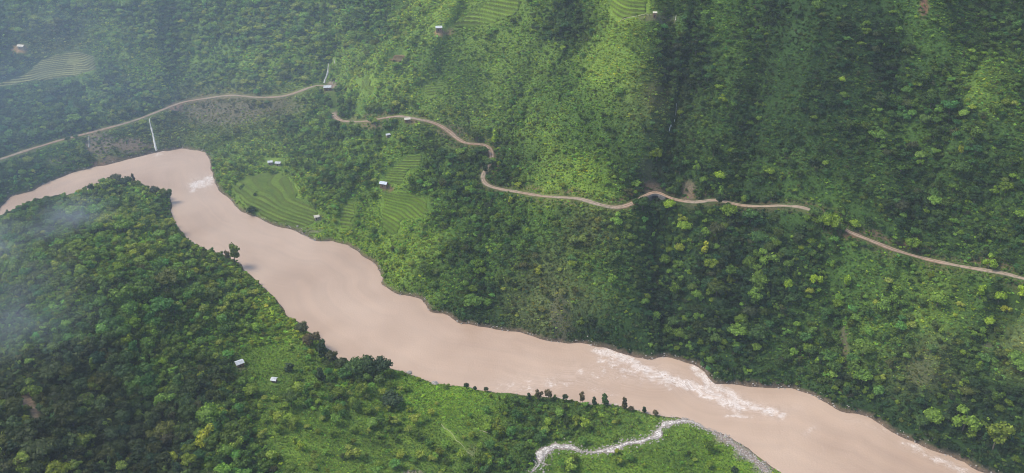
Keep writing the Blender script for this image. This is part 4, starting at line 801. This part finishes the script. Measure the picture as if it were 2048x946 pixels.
for (u_, v_, wd, dp, wh, yaw, rf, wl, lab) in HUTS:
    Pp = cast(np.array([float(u_)]), np.array([float(v_)]))[0]; wd *= .80; dp *= .80; root = empty('hut', (Pp[0], Pp[1], Pp[2]), yaw); tagit(root, lab, 'hut', 'small farm huts on the hillsides')
    bm = bmesh.new(); hw, hd, rh = wd/2, dp/2, dp * .26
    prof = [(-hd, -2.5), (hd, -2.5), (hd, wh), (0, wh + rh), (-hd, wh)]
    a = [bm.verts.new((-hw, y_, z_)) for y_, z_ in prof]; b_ = [bm.verts.new((hw, y_, z_)) for y_, z_ in prof]
    bm.faces.new(a); bm.faces.new(b_[::-1])
    for k in range(5): bm.faces.new((a[k], a[(k+1) % 5], b_[(k+1) % 5], b_[k]))
    fin(bm, 'wall', WALLM[wl], root)
    for sgn in (-1, 1):     # each roof slope a corrugated sheet
        bm = bmesh.new(); nc = 18; ov = .45; e0 = (0, wh + rh + .1); e1 = (sgn * (hd + ov), wh - rh * ov / hd + .1); rows = []
        for k in range(nc + 1):
            xx = -hw - ov + (wd + 2 * ov) * k / nc; dzc = .05 * (k % 2)
            rows.append([bm.verts.new((xx, e[0], e[1] + dzc + th)) for e in (e0, e1) for th in (0, -.06)])
        for k in range(nc):
            p_, q_ = rows[k], rows[k+1]; bm.faces.new((p_[0], p_[2], q_[2], q_[0])); bm.faces.new((p_[1], q_[1], q_[3], p_[3])); bm.faces.new((p_[2], p_[3], q_[3], q_[2]))
        fin(bm, 'roof', ROOFM[rf], root)
    bm = bmesh.new(); box_bm(bm, (-.1 * wd, -hd - .03, .85), (.8, .08, 1.7)); fin(bm, 'door', M_DOOR, root)
    bm = bmesh.new(); box_bm(bm, (.27 * wd, -hd - .03, 1.35), (.6, .07, .6)); fin(bm, 'window', M_DARK, root)

# ------------------------------------------------------------------ stone culvert carrying the road over the ravine
M_MAS = flat_noise_mat('masonry', (.13,.12,.11), (.24,.22,.2), 1.0, .9, .15, .6, .3)
m = (ruv[:, 0] > 1284) & (ruv[:, 0] < 1338); CW = RW[m]; t = np.gradient(CW[:, :2], axis=0); t /= np.linalg.norm(t, axis=1)[:, None]; nn = np.stack([t[:, 1], -t[:, 0]], 1)
cc_ = CW.mean(0); root = empty('culvert_bridge', tuple(cc_)); tagit(root, 'grey stone culvert carrying the dirt road round the head of the ravine', 'culvert')
CW = resample(np.concatenate([CW[:, :2] + nn * 2.5, CW[:, 2:]], 1), .8)
t = np.gradient(CW[:, :2], axis=0); t /= np.linalg.norm(t, axis=1)[:, None]; nn = np.stack([t[:, 1], -t[:, 0]], 1)
nC = len(CW); holes = [int(nC * .40), int(nC * .56)]
def strip(i0, i1, z0, z1, th, name, mat):
    V = []; F = []
    for i in range(i0, i1 + 1):
        for o_ in (0, th):
            q2 = CW[i, :2] + nn[i] * o_
            for zz in (z0, z1): V.append((q2[0] - cc_[0], q2[1] - cc_[1], CW[i, 2] + zz - cc_[2]))
    for i in range(i1 - i0):
        a = 4 * i; b2 = a + 4
        for p_, q_ in ((0, 1), (1, 3), (3, 2), (2, 0)): F.append((a + p_, a + q_, b2 + q_, b2 + p_))
    a = 4 * (i1 - i0); F += [(0, 2, 3, 1), (a, a + 1, a + 3, a + 2)]
    link(name, mesh_np(name, np.array(V), np.array(F), False), mat, root)
hw_ = 2
M_INNER = flat_noise_mat('inner_shade', (.035,.035,.035), (.07,.07,.065), 1.0, .7, .3)
for hc in holes: strip(hc - hw_, hc + hw_, -5, -.56, -.25, 'opening_shade', M_INNER)  # dark panels behind the gaps: the unlit inside put into the colour
strip(0, nC - 1, -.55, .15, .8, 'lintel', M_MAS); strip(0, nC - 1, .15, .65, .35, 'parapet', M_MAS)
strip(0, holes[0] - hw_, -5, -.551, .78, 'pier', M_MAS); strip(holes[0] + hw_, holes[1] - hw_, -5, -.551, .78, 'pier', M_MAS); strip(holes[1] + hw_, nC - 1, -5, -.551, .78, 'pier', M_MAS)

# ------------------------------------------------------------------ haze
bm = bmesh.new(); box_bm(bm, (-100, 850, 212), (2700, 1900, 512))
g = G('haze_air'); vp = g.n('ShaderNodeVolumePrincipled'); vp.inputs['Color'].default_value = (.82, .93, 1.0, 1); vp.inputs['Density'].default_value = HAZE_DENSITY; vp.inputs['Anisotropy'].default_value = 0.0
g.l(vp.outputs[0], g.out.inputs['Volume']); o = fin(bm, 'haze', g.m, None); tagit(o, 'thin blue haze filling the valley air', kind='stuff')
for (u_, v_, t_, rad, dens, lab) in [(150,425,.93,(36,26,14),.009,'pale wisp standing in for window reflection on the left shoulder of the near hill'),(95,455,.93,(34,24,12),.005,'thin veil standing in for window reflection left of the hilltop'),(-10,480,.85,(30,26,26),.006,'white film standing in for window reflection at the left edge of the near hill'),(40,90,.72,(480,330,170),.00062,'blue mist bank filling the upper left valley'),(20,620,.8,(60,50,40),.002,'faint veil over the left edge of the near forest')]:  # small wisps at left are added volumes standing in for window reflection
    d0 = ray(float(u_), float(v_)); hp = cast(np.array([float(u_)]), np.array([float(v_)]))[0]; cpt = EYE + (hp - EYE) * t_
    bm = bmesh.new(); bmesh.ops.create_icosphere(bm, subdivisions=3, radius=1)
    for vv_ in bm.verts: vv_.co = Vector((vv_.co.x * rad[0], vv_.co.y * rad[1], vv_.co.z * rad[2]))
    g = G('mist_air'); vp = g.n('ShaderNodeVolumePrincipled'); vp.inputs['Color'].default_value = (.80, .88, 1.0, 1) if rad[0] < 100 else (.60, .79, 1.0, 1)
    tc_ = g.n('ShaderNodeTexCoord'); mpn = g.n('ShaderNodeMapping'); mpn.inputs['Scale'].default_value = (1/rad[0], 1/rad[1], 1/rad[2]); g.l(tc_.outputs['Object'], mpn.inputs[0])
    gr = g.n('ShaderNodeTexGradient', gradient_type='QUADRATIC_SPHERE'); g.l(mpn.outputs[0], gr.inputs[0]); nz = g.noise(1.9, 4, mpn.outputs[0], .6); nz.inputs['Distortion'].default_value = .8
    dn = g.math('MULTIPLY', g.math('SUBTRACT', nz.outputs[0], .36 if rad[0] < 100 else .1), 5.0 if rad[0] < 100 else 1.2); dn.node.use_clamp = True
    g.l(g.math('MULTIPLY', g.math('MULTIPLY', dn, gr.outputs[1]), dens * 5), vp.inputs['Density']); g.l(vp.outputs[0], g.out.inputs['Volume'])
    o = fin(bm, 'mist', g.m, None); o.location = cpt; tagit(o, lab, kind='stuff')
print('max ground', H.max())
